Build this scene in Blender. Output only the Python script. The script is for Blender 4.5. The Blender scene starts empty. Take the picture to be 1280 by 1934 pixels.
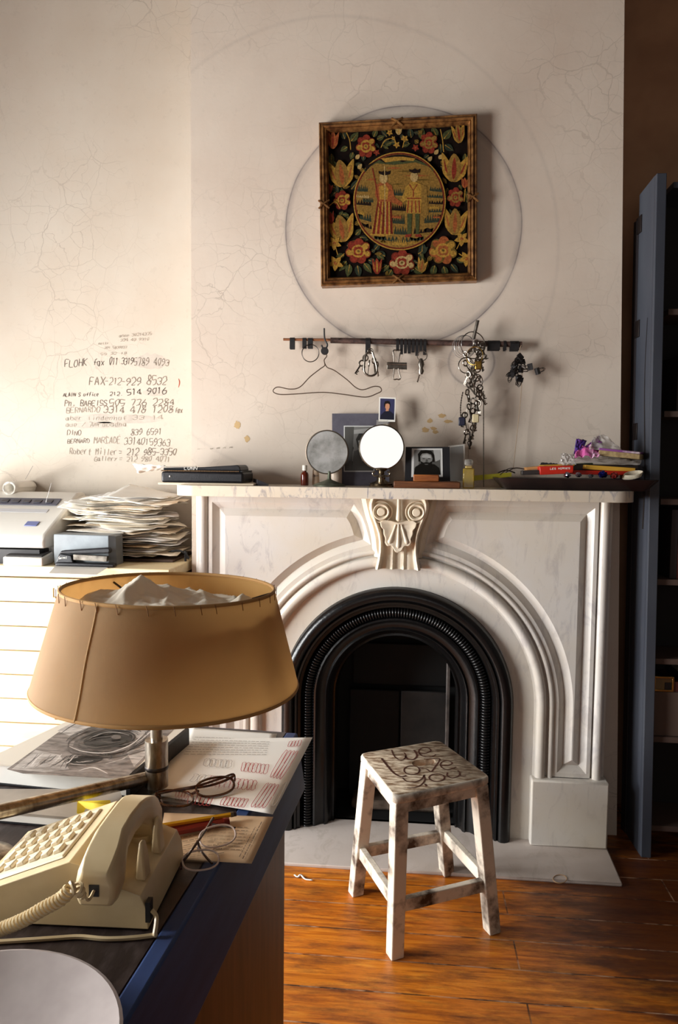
import bpy, bmesh, math, random
from mathutils import Vector, Matrix, noise
from mathutils.geometry import tessellate_polygon
PI = math.pi
SC = bpy.context.scene
COL = SC.collection
R = random.Random(7)

# ---------------------------------------------------------------- camera
FPX, CX, CY = 1410.0, 640.0, 967.0
CAMP = Vector((0.0, -2.6, 1.29))
_yaw, _pitch, _roll = math.radians(5.4), math.radians(3.9), 0.011
FW = Vector((-math.sin(_yaw)*math.cos(_pitch), math.cos(_yaw)*math.cos(_pitch), -math.sin(_pitch)))
_r0 = FW.cross(Vector((0, 0, 1))).normalized()
_u0 = _r0.cross(FW)
RT = _r0*math.cos(_roll) + _u0*math.sin(_roll)
UPV = -_r0*math.sin(_roll) + _u0*math.cos(_roll)
cd = bpy.data.cameras.new('camera')
cam = bpy.data.objects.new('camera', cd)
COL.objects.link(cam)
cd.sensor_fit = 'VERTICAL'
cd.sensor_height = 36.0
cd.lens = 36.0*FPX/1934.0
cd.clip_start = 0.05
mw = Matrix.Identity(4)
for i in range(3):
    mw[i][0] = RT[i]; mw[i][1] = UPV[i]; mw[i][2] = -FW[i]; mw[i][3] = CAMP[i]
cam.matrix_world = mw
SC.camera = cam

def at(px, py, ax, val):
    """photo pixel -> the point where its sight line meets a real plane (x, y or z = val)"""
    d = FW + RT*((px-CX)/FPX) - UPV*((py-CY)/FPX)
    k = 'xyz'.index(ax)
    return CAMP + d*((val-CAMP[k])/d[k])

# ---------------------------------------------------------------- world, light, exposure
WIN_L = 31.0      # daylight through the tall left window
ADDED_LOW = 56.0    # glow of the low pane added at left to light stool, floor and alcove
WIN_R = 1.2       # daylight through the window behind the camera
wd = bpy.data.worlds.new('world'); SC.world = wd
wd.use_nodes = True
wd.node_tree.nodes['Background'].inputs[0].default_value = (0.62, 0.74, 1.0, 1)
wd.node_tree.nodes['Background'].inputs[1].default_value = 0.15
SC.view_settings.view_transform = 'Standard'
SC.view_settings.look = 'None'
SC.view_settings.gamma = 1.0
SC.view_settings.exposure = 0.0
SC.view_settings.use_curve_mapping = False

# ---------------------------------------------------------------- materials
def srgb(c):
    return tuple((x/12.92 if x <= 0.04045 else ((x+0.055)/1.055)**2.4) for x in (v/255 for v in c))

class NT:
    def __init__(s, m):
        m.use_nodes = True
        s.t = m.node_tree; s.n = s.t.nodes; s.b = s.n['Principled BSDF']
        s.co = s.n.new('ShaderNodeTexCoord')
    def node(s, ty, **kw):
        n = s.n.new(ty)
        for k, v in kw.items():
            if k in n.inputs: s.put(n.inputs[k], v)
            else: setattr(n, k, v)
        return n
    def put(s, sock, v):
        if hasattr(v, 'is_output') or isinstance(v, bpy.types.NodeSocket): s.t.links.new(v, sock)
        else: sock.default_value = v
    def math(s, op, a, b=None, c=None):
        n = s.n.new('ShaderNodeMath'); n.operation = op
        for i, v in enumerate((a, b, c)):
            if v is not None: s.put(n.inputs[i], v)
        return n.outputs[0]
    def mix(s, f, a, b, blend='MIX'):
        n = s.n.new('ShaderNodeMix'); n.data_type = 'RGBA'; n.blend_type = blend
        s.put(n.inputs[0], f); s.put(n.inputs[6], a); s.put(n.inputs[7], b)
        return n.outputs[2]
    def ramp(s, f, stops):
        n = s.n.new('ShaderNodeValToRGB'); s.put(n.inputs[0], f)
        e = n.color_ramp.elements
        while len(e) < len(stops): e.new(0.5)
        for el, (p, c) in zip(e, stops):
            el.position = p; el.color = c if len(c) == 4 else (*c, 1)
        return n.outputs[0]
    def mapv(s, scale=(1, 1, 1), rot=(0, 0, 0), src='Object'):
        n = s.n.new('ShaderNodeMapping'); s.t.links.new(s.co.outputs[src], n.inputs[0])
        n.inputs['Scale'].default_value = scale; n.inputs['Rotation'].default_value = rot
        return n.outputs[0]
    def noise(s, scale, detail=4, rough=0.55, vec=None, dist=0.0):
        n = s.n.new('ShaderNodeTexNoise')
        s.put(n.inputs['Vector'], vec if vec is not None else s.co.outputs['Object'])
        n.inputs['Scale'].default_value = scale; n.inputs['Detail'].default_value = detail
        n.inputs['Roughness'].default_value = rough; n.inputs['Distortion'].default_value = dist
        return n.outputs[0]
    def bump(s, h, strength, dist=0.002):
        n = s.n.new('ShaderNodeBump'); s.put(n.inputs['Height'], h)
        n.inputs['Strength'].default_value = strength; n.inputs['Distance'].default_value = dist
        s.t.links.new(n.outputs[0], s.b.inputs['Normal'])

MATS = {}
def M(name, c, rough=0.5, metal=0.0, c2=None, scale=20, detail=4, lo=0.35, hi=0.65, bump=0, bscale=None,
      coat=0, trans=0, ior=1.45, alpha=1, stretch=(1, 1, 1), spec=None, sss=0):
    if name in MATS: return MATS[name]
    m = bpy.data.materials.new(name); t = NT(m); b = t.b
    c = srgb(c)
    b.inputs['Base Color'].default_value = (*c, 1)
    b.inputs['Roughness'].default_value = rough; b.inputs['Metallic'].default_value = metal
    if coat: b.inputs['Coat Weight'].default_value = coat; b.inputs['Coat Roughness'].default_value = 0.1
    if trans: b.inputs['Transmission Weight'].default_value = trans
    b.inputs['IOR'].default_value = ior
    if alpha < 1: b.inputs['Alpha'].default_value = alpha
    if spec is not None: b.inputs['Specular IOR Level'].default_value = spec
    if c2 is not None or bump:
        v = t.mapv(stretch)
        n = t.noise(scale, detail, 0.6, v)
        if c2 is not None:
            t.put(b.inputs['Base Color'], t.ramp(n, [(lo, c), (hi, srgb(c2))]))
        if bump:
            t.bump(n if bscale is None else t.noise(bscale, 3, 0.6, v), bump)
    MATS[name] = m
    return m

def translucent(m, fac, c):
    t = m.node_tree; out = t.nodes['Material Output']; tr = t.nodes.new('ShaderNodeBsdfTranslucent'); tr.inputs[0].default_value = (*srgb(c), 1)
    mx = t.nodes.new('ShaderNodeMixShader'); mx.inputs[0].default_value = fac
    t.links.new(t.nodes['Principled BSDF'].outputs[0], mx.inputs[1]); t.links.new(tr.outputs[0], mx.inputs[2]); t.links.new(mx.outputs[0], out.inputs[0])
    return m

# ---------------------------------------------------------------- mesh builder
def wm(o):
    m = o.matrix_basis.copy()
    while o.parent:
        o = o.parent; m = o.matrix_basis @ m
    return m

class MB:
    def __init__(s): s.v = []; s.f = []; s.m = []
    def add(s, vs, fs, mi=0):
        o = len(s.v); s.v += [Vector(p) for p in vs]
        s.f += [tuple(i+o for i in f) for f in fs]; s.m += [mi]*len(fs); return s
    def box(s, c, d, rot=None, mi=0):
        c = Vector(c); h = Vector(d)/2
        P = []
        for i in (-1, 1):
            for j in (-1, 1):
                for k in (-1, 1):
                    p = Vector((i*h.x, j*h.y, k*h.z))
                    if rot is not None: p = rot @ p
                    P.append(c+p)
        return s.add(P, [(0, 1, 3, 2), (4, 6, 7, 5), (0, 4, 5, 1), (2, 3, 7, 6), (0, 2, 6, 4), (1, 5, 7, 3)], mi)
    def lohi(s, a, b, mi=0):
        a = Vector(a); b = Vector(b); return s.box((a+b)/2, (abs(b.x-a.x), abs(b.y-a.y), abs(b.z-a.z)), None, mi)
    def hexa(s, bot, top, mi=0):
        P = list(bot)+list(top); n = len(bot)
        return s.add(P, [tuple(range(n))[::-1], tuple(range(n, 2*n))] + [(i, (i+1) % n, n+(i+1) % n, n+i) for i in range(n)], mi)
    def poly(s, pts, mi=0):
        pts = [Vector(p) for p in pts]
        if len(pts) < 4: return s.add(pts, [tuple(range(len(pts)))], mi)
        return s.add(pts, [tuple(t) for t in tessellate_polygon([pts])], mi)
    def slab(s, pts, off, mi=0):
        """closed solid: polygon pts and the same moved by off"""
        pts = [Vector(p) for p in pts]; n = len(pts); off = Vector(off)
        t = [tuple(x) for x in tessellate_polygon([pts])]
        return s.add(pts+[p+off for p in pts], t+[tuple(i+n for i in x[::-1]) for x in t] + [(i, (i+1) % n, n+(i+1) % n, n+i) for i in range(n)], mi)
    def tube(s, pts, r, seg=8, closed=False, mi=0, flat=1.0):
        pts = [Vector(p) for p in pts]; n = len(pts)
        rf = r if callable(r) else (lambda t: r)
        rings = []; prev = None
        for i, p in enumerate(pts):
            if closed: d = pts[(i+1) % n]-pts[i-1]
            else: d = pts[min(i+1, n-1)]-pts[max(i-1, 0)]
            if d.length < 1e-9: d = Vector((0, 0, 1))
            d.normalize()
            if prev is None:
                a = Vector((0, 0, 1)) if abs(d.z) < 0.9 else Vector((1, 0, 0))
                prev = (a-d*a.dot(d)).normalized()
            else:
                q = prev-d*prev.dot(d)
                prev = q.normalized() if q.length > 1e-6 else prev
            b = d.cross(prev); rr = rf(i/(n-1 if n > 1 else 1))
            rings.append([p+prev*rr*math.cos(2*PI*k/seg)*flat+b*rr*math.sin(2*PI*k/seg) for k in range(seg)])
        P = [q for g in rings for q in g]; f = []
        for i in range(n if closed else n-1):
            j = (i+1) % n
            for k in range(seg):
                l = (k+1) % seg
                f.append((i*seg+k, i*seg+l, j*seg+l, j*seg+k))
        if not closed: f += [tuple(range(seg))[::-1], tuple((n-1)*seg+k for k in range(seg))]
        return s.add(P, f, mi)
    def lathe(s, prof, seg=24, mat=None, mi=0, arc=2*PI, a0=0.0):
        """prof: (radius, height) list about local z"""
        full = abs(arc-2*PI) < 1e-6; P = []; f = []; n = len(prof); ns = seg if full else seg+1
        for k in range(ns):
            a = a0+arc*k/seg
            for r, z in prof:
                p = Vector((r*math.cos(a), r*math.sin(a), z)); P.append(mat @ p if mat else p)
        for k in range(seg):
            l = (k+1) % ns
            for i in range(n-1): f.append((k*n+i, l*n+i, l*n+i+1, k*n+i+1))
        return s.add(P, f, mi)
    def grid(s, fn, nu, nv, mi=0, cu=False):
        P = [fn(i/nu, j/nv) for i in range(nu if cu else nu+1) for j in range(nv+1)]; f = []
        for i in range(nu):
            i2 = (i+1) % nu if cu else i+1
            for j in range(nv): f.append((i*(nv+1)+j, i2*(nv+1)+j, i2*(nv+1)+j+1, i*(nv+1)+j+1))
        return s.add(P, f, mi)
    def loft(s, rings, mi=0, caps=True):
        n = len(rings[0]); P = [q for g in rings for q in g]; f = []
        for i in range(len(rings)-1):
            for k in range(n):
                l = (k+1) % n; f.append((i*n+k, i*n+l, (i+1)*n+l, (i+1)*n+k))
        if caps: f += [tuple(range(n))[::-1], tuple((len(rings)-1)*n+k for k in range(n))]
        return s.add(P, f, mi)
    def ribbon(s, pts, w, nrm, mi=0, taper=False):
        pts = [Vector(p) for p in pts]; n = len(pts); P = []; f = []
        if n < 2: return s
        for i, p in enumerate(pts):
            d = pts[min(i+1, n-1)]-pts[max(i-1, 0)]
            side = d.cross(nrm)
            if side.length < 1e-9: side = Vector((1, 0, 0))
            ww = w*(0.35+0.65*math.sin(PI*min(1, max(0, i/(n-1))))) if taper else w
            side = side.normalized()*ww/2
            P += [p+side, p-side]
        for i in range(n-1): f.append((2*i, 2*i+2, 2*i+3, 2*i+1))
        return s.add(P, f, mi)
    def build(s, name, mats, parent=None, smooth=35, bevel=0, bseg=2, origin=None, subsurf=0, solid=0, merge=False, fixn=True):
        if not isinstance(mats, (list, tuple)): mats = [mats]
        vs = s.v
        if parent is not None:
            inv = wm(parent).inverted(); vs = [inv @ p for p in vs]; org = None
        else:
            if origin is None:
                lo = [min(p[i] for p in vs) for i in range(3)]; hi = [max(p[i] for p in vs) for i in range(3)]
                origin = Vector(((lo[0]+hi[0])/2, (lo[1]+hi[1])/2, lo[2]))
            org = Vector(origin); vs = [p-org for p in vs]
        me = bpy.data.meshes.new(name)
        me.from_pydata([tuple(p) for p in vs], [], s.f)
        me.polygons.foreach_set('material_index', s.m)
        for m in mats: me.materials.append(m)
        if fixn or merge:
            bm = bmesh.new(); bm.from_mesh(me)
            if merge: bmesh.ops.remove_doubles(bm, verts=bm.verts, dist=1e-5)
            if fixn: bmesh.ops.recalc_face_normals(bm, faces=bm.faces)
            bm.to_mesh(me); bm.free()
        if smooth:
            me.polygons.foreach_set('use_smooth', [True]*len(me.polygons))
            me.set_sharp_from_angle(angle=math.radians(smooth))
        me.update()
        o = bpy.data.objects.new(name, me); COL.objects.link(o)
        if parent is not None: o.parent = parent
        else: o.location = org
        if bevel:
            b = o.modifiers.new('bevel', 'BEVEL'); b.width = bevel; b.segments = bseg; b.limit_method = 'ANGLE'; b.angle_limit = math.radians(30)
        if subsurf:
            b = o.modifiers.new('subsurf', 'SUBSURF'); b.levels = subsurf; b.render_levels = subsurf
        if solid:
            b = o.modifiers.new('solid', 'SOLIDIFY'); b.thickness = solid; b.offset = 0
        return o

def thing(name, label, cat, loc=(0, 0, 0), rotz=0, group=None):
    o = bpy.data.objects.new(name, None); COL.objects.link(o)
    o.location = Vector(loc); o.rotation_euler = (0, 0, rotz); o.empty_display_size = 0.05
    return tag(o, label, cat, group)
def tag(o, label, cat, group=None):
    o['label'] = label; o['category'] = cat
    if group: o['group'] = group
    return o
def struct(o):
    o['kind'] = 'structure'; return o
def dup(root, loc, rotz=0, label=None, group=None):
    r = root.copy(); COL.objects.link(r); r.location = Vector(loc); r.rotation_euler = (0, 0, rotz)
    if label: r['label'] = label
    if group: r['group'] = group
    for ch in list(root.children):
        c = ch.copy(); COL.objects.link(c); c.parent = r
        for g in list(ch.children):
            d = g.copy(); COL.objects.link(d); d.parent = c
    return r
def cat_rom(pts, n=5, closed=False):
    pts = [Vector(p) for p in pts]; out = []; N = len(pts)
    if N < 3 and not closed: return pts
    rng = N if closed else N-1
    for i in range(rng):
        if closed: a, b, c, d = pts[i-1], pts[i], pts[(i+1) % N], pts[(i+2) % N]
        else: a, b, c, d = pts[max(i-1, 0)], pts[i], pts[i+1], pts[min(i+2, N-1)]
        for k in range(n):
            t = k/n
            out.append(0.5*((2*b)+(c-a)*t+(2*a-5*b+4*c-d)*t*t+(3*b-a-3*c+d)*t**3))
    if not closed: out.append(pts[-1])
    return out
def circ(c, r, u, v, n=24, ry=None, a0=0, a1=2*PI):
    ry = r if ry is None else ry; c = Vector(c); full = abs(a1-a0-2*PI) < 1e-6
    return [c+u*r*math.cos(a0+(a1-a0)*k/(n if full else n-1))+v*ry*math.sin(a0+(a1-a0)*k/(n if full else n-1)) for k in range(n)]
X, Y, Z = Vector((1, 0, 0)), Vector((0, 1, 0)), Vector((0, 0, 1))

# ---------------------------------------------------------------- single-stroke hand lettering (x 0-4, y 0-6 per glyph)
G = {'A': '002640|1232', 'B': '0006264543230333414000', 'C': '4516061100104041', 'D': '0006264442200', 'E': '46060040|0333', 'F': '000646|0333', 'G': '45261604021030414323',
     'H': '0006|4046|0343', 'I': '2026', 'J': '36312010', 'K': '0006|460340', 'L': '060040', 'M': '0006234640', 'N': '00064046', 'O': '16040210304244362616', 'P': '00062645442303',
     'Q': '16040210304244362616|2240', 'R': '00062645442303|2340', 'S': '4536160504134241301001', 'T': '0646|2620', 'U': '0602103042460', 'V': '062046', 'W': '0610233046', 'X': '0046|0640', 'Y': '062346|2320', 'Z': '06460040',
     '0': '26150411203143454626', '1': '152620', '2': '05163645430040', '3': '05264543234341301001', '4': '36024240|3630', '5': '46060333434130100', '6': '36140210304143331302', '7': '064620', '8': '231416364534231201103041433223', '9': '4333130415264543421020',
     '-': '0343', '=': '0242|0444', '.': '2021', "'": '2625', '/': '0046', ' ': '', ',': '2110', ':': '2122|2425',
     'a': '3414030110303134|34313040', 'b': '0600|0214344230100', 'c': '341403011030', 'd': '3630|3414030110303', 'e': '02323414030110304', 'f': '46352520|1343', 'g': '3414031131|34313012', 'h': '0600|021434304', 'i': '2420|2526', 'j': '24211', 'l': '2620', 'm': '0400|03142420|23344440', 'n': '0400|0214343130',
     'o': '140301103032341', 'p': '04000|0314344230100', 'r': '0400|0214344', 's': '341403323010', 't': '2621304|1444', 'u': '04011030|3430', 'v': '042044', 'x': '0044|0440', 'y': '0422|4400', 'k': '0600|340230', 'w': '0410233044', 'z': '04440040', 'q': '34140301103|3430', 'é': '02323414030110304|2536', 'É': '46060040|0333|2738'}
def glyph(ch):
    st = []
    for s in G.get(ch, '').split('|'):
        p = [(int(s[i]), int(s[i+1])) for i in range(0, len(s)-1, 2)]
        if len(p) > 1: st.append(p)
    return st
def hand(mb, text, a, b, h, nrm, w, mi=0, rnd=None, jit=0.35, slant=0.12, up=None):
    """write text from point a to point b, letters h tall, as ink ribbons lifted on nrm"""
    rnd = rnd or R; a = Vector(a); b = Vector(b); u = (b-a); L = u.length; u.normalize()
    up = Vector(up) if up is not None else Vector(nrm).cross(u).normalized()
    adv = L/max(1, len(text)); cw = adv*0.72
    for i, ch in enumerate(text):
        sc = h*(1+rnd.uniform(-.12, .12)); dy = rnd.uniform(-.06, .06)*h
        for st in glyph(ch):
            pts = []
            for gx, gy in st:
                x = (gx+rnd.uniform(-jit, jit))/4*cw; y = (gy+rnd.uniform(-jit, jit))/6*sc
                pts.append(a+u*(i*adv+x+slant*y)+up*(y+dy)+Vector(nrm)*0.0006)
            mb.ribbon(cat_rom(pts, 3) if len(pts) > 2 else pts, w, Vector(nrm), mi)

# ================================================================ THE ROOM
XC = -0.035            # centre line of the fireplace
ALC = 0.25             # depth of the alcoves either side of the chimney breast

def plaster(name, base, dark, ring=False, tint=1.0):
    m = bpy.data.materials.new(name); t = NT(m); b = t.b
    pos = t.n.new('ShaderNodeNewGeometry').outputs['Position']
    big = t.noise(1.7, 5, 0.6, pos)
    fine = t.noise(38, 5, 0.65, pos)
    col = t.ramp(big, [(0.3, srgb(dark)), (0.62, srgb(base))])
    col = t.mix(t.math('MULTIPLY', t.math('GREATER_THAN', fine, 0.62), 0.10), col, (0.35, 0.28, 0.22, 1))
    # vertical brush streaks in the old distemper
    mp = t.n.new('ShaderNodeMapping'); t.t.links.new(pos, mp.inputs[0]); mp.inputs['Scale'].default_value = (9, 9, 0.8)
    st = t.noise(3.0, 4, 0.6, mp.outputs[0])
    col = t.mix(t.math('MULTIPLY', st, 0.16), col, (0.50, 0.42, 0.35, 1))
    # hairline cracks
    wv = t.n.new('ShaderNodeVectorMath'); wv.operation = 'ADD'
    nz = t.n.new('ShaderNodeTexNoise'); t.put(nz.inputs['Vector'], pos); nz.inputs['Scale'].default_value = 5.0; nz.inputs['Detail'].default_value = 5
    sc = t.n.new('ShaderNodeVectorMath'); sc.operation = 'SCALE'; t.t.links.new(nz.outputs['Color'], sc.inputs[0]); sc.inputs['Scale'].default_value = 0.12
    t.t.links.new(pos, wv.inputs[0]); t.t.links.new(sc.outputs[0], wv.inputs[1])
    crk = None
    for s, wdt in ((5.2, 0.006), (14, 0.008)):
        vo = t.n.new('ShaderNodeTexVoronoi'); vo.feature = 'DISTANCE_TO_EDGE'; vo.inputs['Scale'].default_value = s
        t.t.links.new(wv.outputs[0], vo.inputs['Vector'])
        k = t.math('LESS_THAN', vo.outputs[0], wdt)
        crk = k if crk is None else t.math('MAXIMUM', crk, k)
    msk = t.math('MULTIPLY', crk, t.ramp(t.noise(2.2, 3, 0.5, pos), [(0.45, (0, 0, 0)), (0.7, (0.36, 0.36, 0.36))]))
    col = t.mix(msk, col, (0.22, 0.16, 0.12, 1))
    if ring:
        sx = t.n.new('ShaderNodeSeparateXYZ'); t.t.links.new(pos, sx.inputs[0])
        def dist(cx, cz):
            dx = t.math('SUBTRACT', sx.outputs[0], cx); dz = t.math('SUBTRACT', sx.outputs[2], cz)
            return t.math('SQRT', t.math('ADD', t.math('MULTIPLY', dx, dx), t.math('MULTIPLY', dz, dz)))
        wob = t.math('MULTIPLY', t.math('SUBTRACT', t.noise(2.5, 2, 0.5, pos), 0.5), 0.02)
        brk = t.noise(7, 4, 0.7, pos)
        def band(d, r, w, amt):
            e = t.math('ABSOLUTE', t.math('SUBTRACT', t.math('ADD', d, wob), r))
            k = t.math('SUBTRACT', 1.0, t.math('SMOOTH_MIN', t.math('DIVIDE', e, w), 1.0, 0.1)); k.node.use_clamp = True
            return t.math('MULTIPLY', k, t.math('MULTIPLY', brk, amt))
        d1 = dist(-0.042, 2.082)
        for args in ((d1, 0.398, 0.0035, 1.5), (d1, 0.393, 0.016, 0.75), (d1, 0.365, 0.05, 0.16), (dist(0.20, 1.63), 0.075, 0.006, 1.0), (dist(0.20, 1.63), 0.068, 0.03, 0.5), (dist(-0.3, 2.0), 0.78, 0.01, 0.25)):
            col = t.mix(band(*args), col, (0.16, 0.13, 0.13, 1))
    t.put(b.inputs['Base Color'], col)
    b.inputs['Roughness'].default_value = 0.75
    t.bump(t.math('ADD', t.math('MULTIPLY', fine, 0.3), t.math('SUBTRACT', t.noise(6, 4, 0.6, pos), msk)), 0.35, 0.004)
    return m

plast = plaster('old_plaster', (214, 199, 183), (201, 182, 165), ring=True)
plast2 = plaster('alcove_plaster', (212, 201, 186), (203, 188, 170))
brownw = M('brown_alcove_paint', (196, 152, 116), 0.7, c2=(160, 118, 88), scale=2.2, bump=0.15, bscale=30)
roomw = M('room_paint', (96, 88, 82), 0.8, c2=(84, 78, 72), scale=2)
CEIL = 3.15

# chimney breast: face at y = 0 with the fire opening cut out, its right arris leaning a little as in the old house
XL, XRb, XRt = -0.774, 0.738, 0.655
fx0, fx1, fz = XC-0.37, XC+0.37, 0.86
w = MB()
o1 = [(XL, 0, 0), (fx0, 0, 0), (fx0, 0, fz), (fx1, 0, fz), (fx1, 0, 0), (XRb, 0, 0), (XRt, 0, CEIL), (XL, 0, CEIL)]
w.poly(o1)
w.add([(XL, 0, 0), (XL, ALC, 0), (XL, ALC, CEIL), (XL, 0, CEIL)], [(0, 1, 2, 3)])
w.add([(XRb, 0, 0), (XRb, ALC, 0), (XRt, ALC, CEIL), (XRt, 0, CEIL)], [(0, 3, 2, 1)])
breast = struct(w.build('wall_chimney_breast', plast, smooth=0, fixn=False))
w = MB().lohi((-2.4, ALC, 0), (XL+0.02, ALC+0.1, CEIL))
alcove = struct(w.build('wall_alcove_left', plast2, smooth=0))
w = MB().lohi((XRt-0.02, ALC, 0), (2.0, ALC+0.1, CEIL))
struct(w.build('wall_alcove_right', brownw, smooth=0))
def holed_wall(name, mat, p0, u, L, a0, a1, z0, z1, th):
    """wall from p0 along u (length L), a window hole a0..a1 / z0..z1, thickness vector th"""
    p0 = Vector(p0); m = MB()
    def pc(s0, s1, b0, b1): m.hexa([p0+u*s0+Z*b0, p0+u*s1+Z*b0, p0+u*s1+Z*b0+th, p0+u*s0+Z*b0+th], [p0+u*s0+Z*b1, p0+u*s1+Z*b1, p0+u*s1+Z*b1+th, p0+u*s0+Z*b1+th])
    pc(0, a0, 0, CEIL); pc(a1, L, 0, CEIL); pc(a0, a1, 0, z0); pc(a0, a1, z1, CEIL)
    return struct(m.build(name, mat, smooth=0))
WL = -2.3
LW = (-2.25, -1.15, 0.66, 1.95)     # left window: y0, y1, z0, z1
LB_ = (-1.00, -0.30, 0.25, 1.00)   # added low opening at left, unseen, there for its light
RW = (-0.85, 0.65, 0.65, 2.25)      # rear window: x0, x1, z0, z1
YR = -4.6
lwm = MB()
def lwp(y0, y1, z0, z1): lwm.lohi((WL-.14, y0, z0), (WL, y1, z1))
lwp(YR, LW[0], 0, CEIL); lwp(LW[1], LB_[0], 0, CEIL); lwp(LB_[1], ALC, 0, CEIL)
for q in (LW, LB_): lwp(q[0], q[1], 0, q[2]); lwp(q[0], q[1], q[3], CEIL)
struct(lwm.build('wall_left', roomw, smooth=0))
struct(MB().lohi((2.0, YR, 0), (2.1, ALC+0.1, CEIL)).build('wall_right', roomw, smooth=0))
holed_wall('wall_front', roomw, (WL, YR, 0), X, 2.0-WL, RW[0]-WL, RW[1]-WL, RW[2], RW[3], Vector((0, -0.14, 0)))
struct(MB().lohi((WL, YR, CEIL), (2.1, ALC+0.1, CEIL+0.06)).build('ceiling', roomw, smooth=0))

def glow(name, c, s):
    m = bpy.data.materials.new(name); t = NT(m)
    t.b.inputs['Base Color'].default_value = (0, 0, 0, 1)
    t.b.inputs['Emission Color'].default_value = (*c, 1); t.b.inputs['Emission Strength'].default_value = s
    return m
winwhite = M('window_paint', (225, 222, 214), 0.4)
def window(name, p0, u, L, z0, z1, n, mat, rows, cols):
    """daylit window: sash frame in the wall opening, bright pane behind it"""
    p0 = Vector(p0); f = MB()
    def bar(s0, s1, b0, b1, d0=0.03, d1=0.08):
        f.hexa([p0+u*s0+Z*b0+n*d0, p0+u*s1+Z*b0+n*d0, p0+u*s1+Z*b0+n*d1, p0+u*s0+Z*b0+n*d1], [p0+u*s0+Z*b1+n*d0, p0+u*s1+Z*b1+n*d0, p0+u*s1+Z*b1+n*d1, p0+u*s0+Z*b1+n*d1])
    k = 0.05
    bar(0, L, z0, z0+k); bar(0, L, z1-k, z1); bar(0, k, z0+k, z1-k); bar(L-k, L, z0+k, z1-k)
    for i in range(1, cols): bar(L*i/cols-.012, L*i/cols+.012, z0+k, z1-k)
    for i in range(1, rows): bar(k, L-k, z0+(z1-z0)*i/rows-.018, z0+(z1-z0)*i/rows+.018, .032, .078)
    fr = struct(f.build(name, winwhite, smooth=0))
    g = MB().add([p0+Z*z0+n*.1, p0+u*L+Z*z0+n*.1, p0+u*L+Z*z1+n*.1, p0+Z*z1+n*.1], [(0, 1, 2, 3)])
    g.build('pane', mat, fr, smooth=0, fixn=False)
    return fr
window('window_1', (WL, LW[0], 0), Y, LW[1]-LW[0], LW[2], LW[3], Vector((-1, 0, 0)), glow('daylight_left', (0.98, 1.0, 1.0), WIN_L), 1, 1)
window('added_low_light', (WL, LB_[0], 0), Y, LB_[1]-LB_[0], LB_[2], LB_[3], Vector((-1, 0, 0)), glow('added_low_glow', (0.98, 1.0, 1.0), ADDED_LOW), 1, 1)  # glowing pane added to brighten stool, floor and alcove, framed like a window
window('window_2', (RW[0], YR, 0), X, RW[1]-RW[0], RW[2], RW[3], Vector((0, -1, 0)), glow('daylight_rear', (1.0, 0.95, 0.92), WIN_R), 1, 1)

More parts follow.
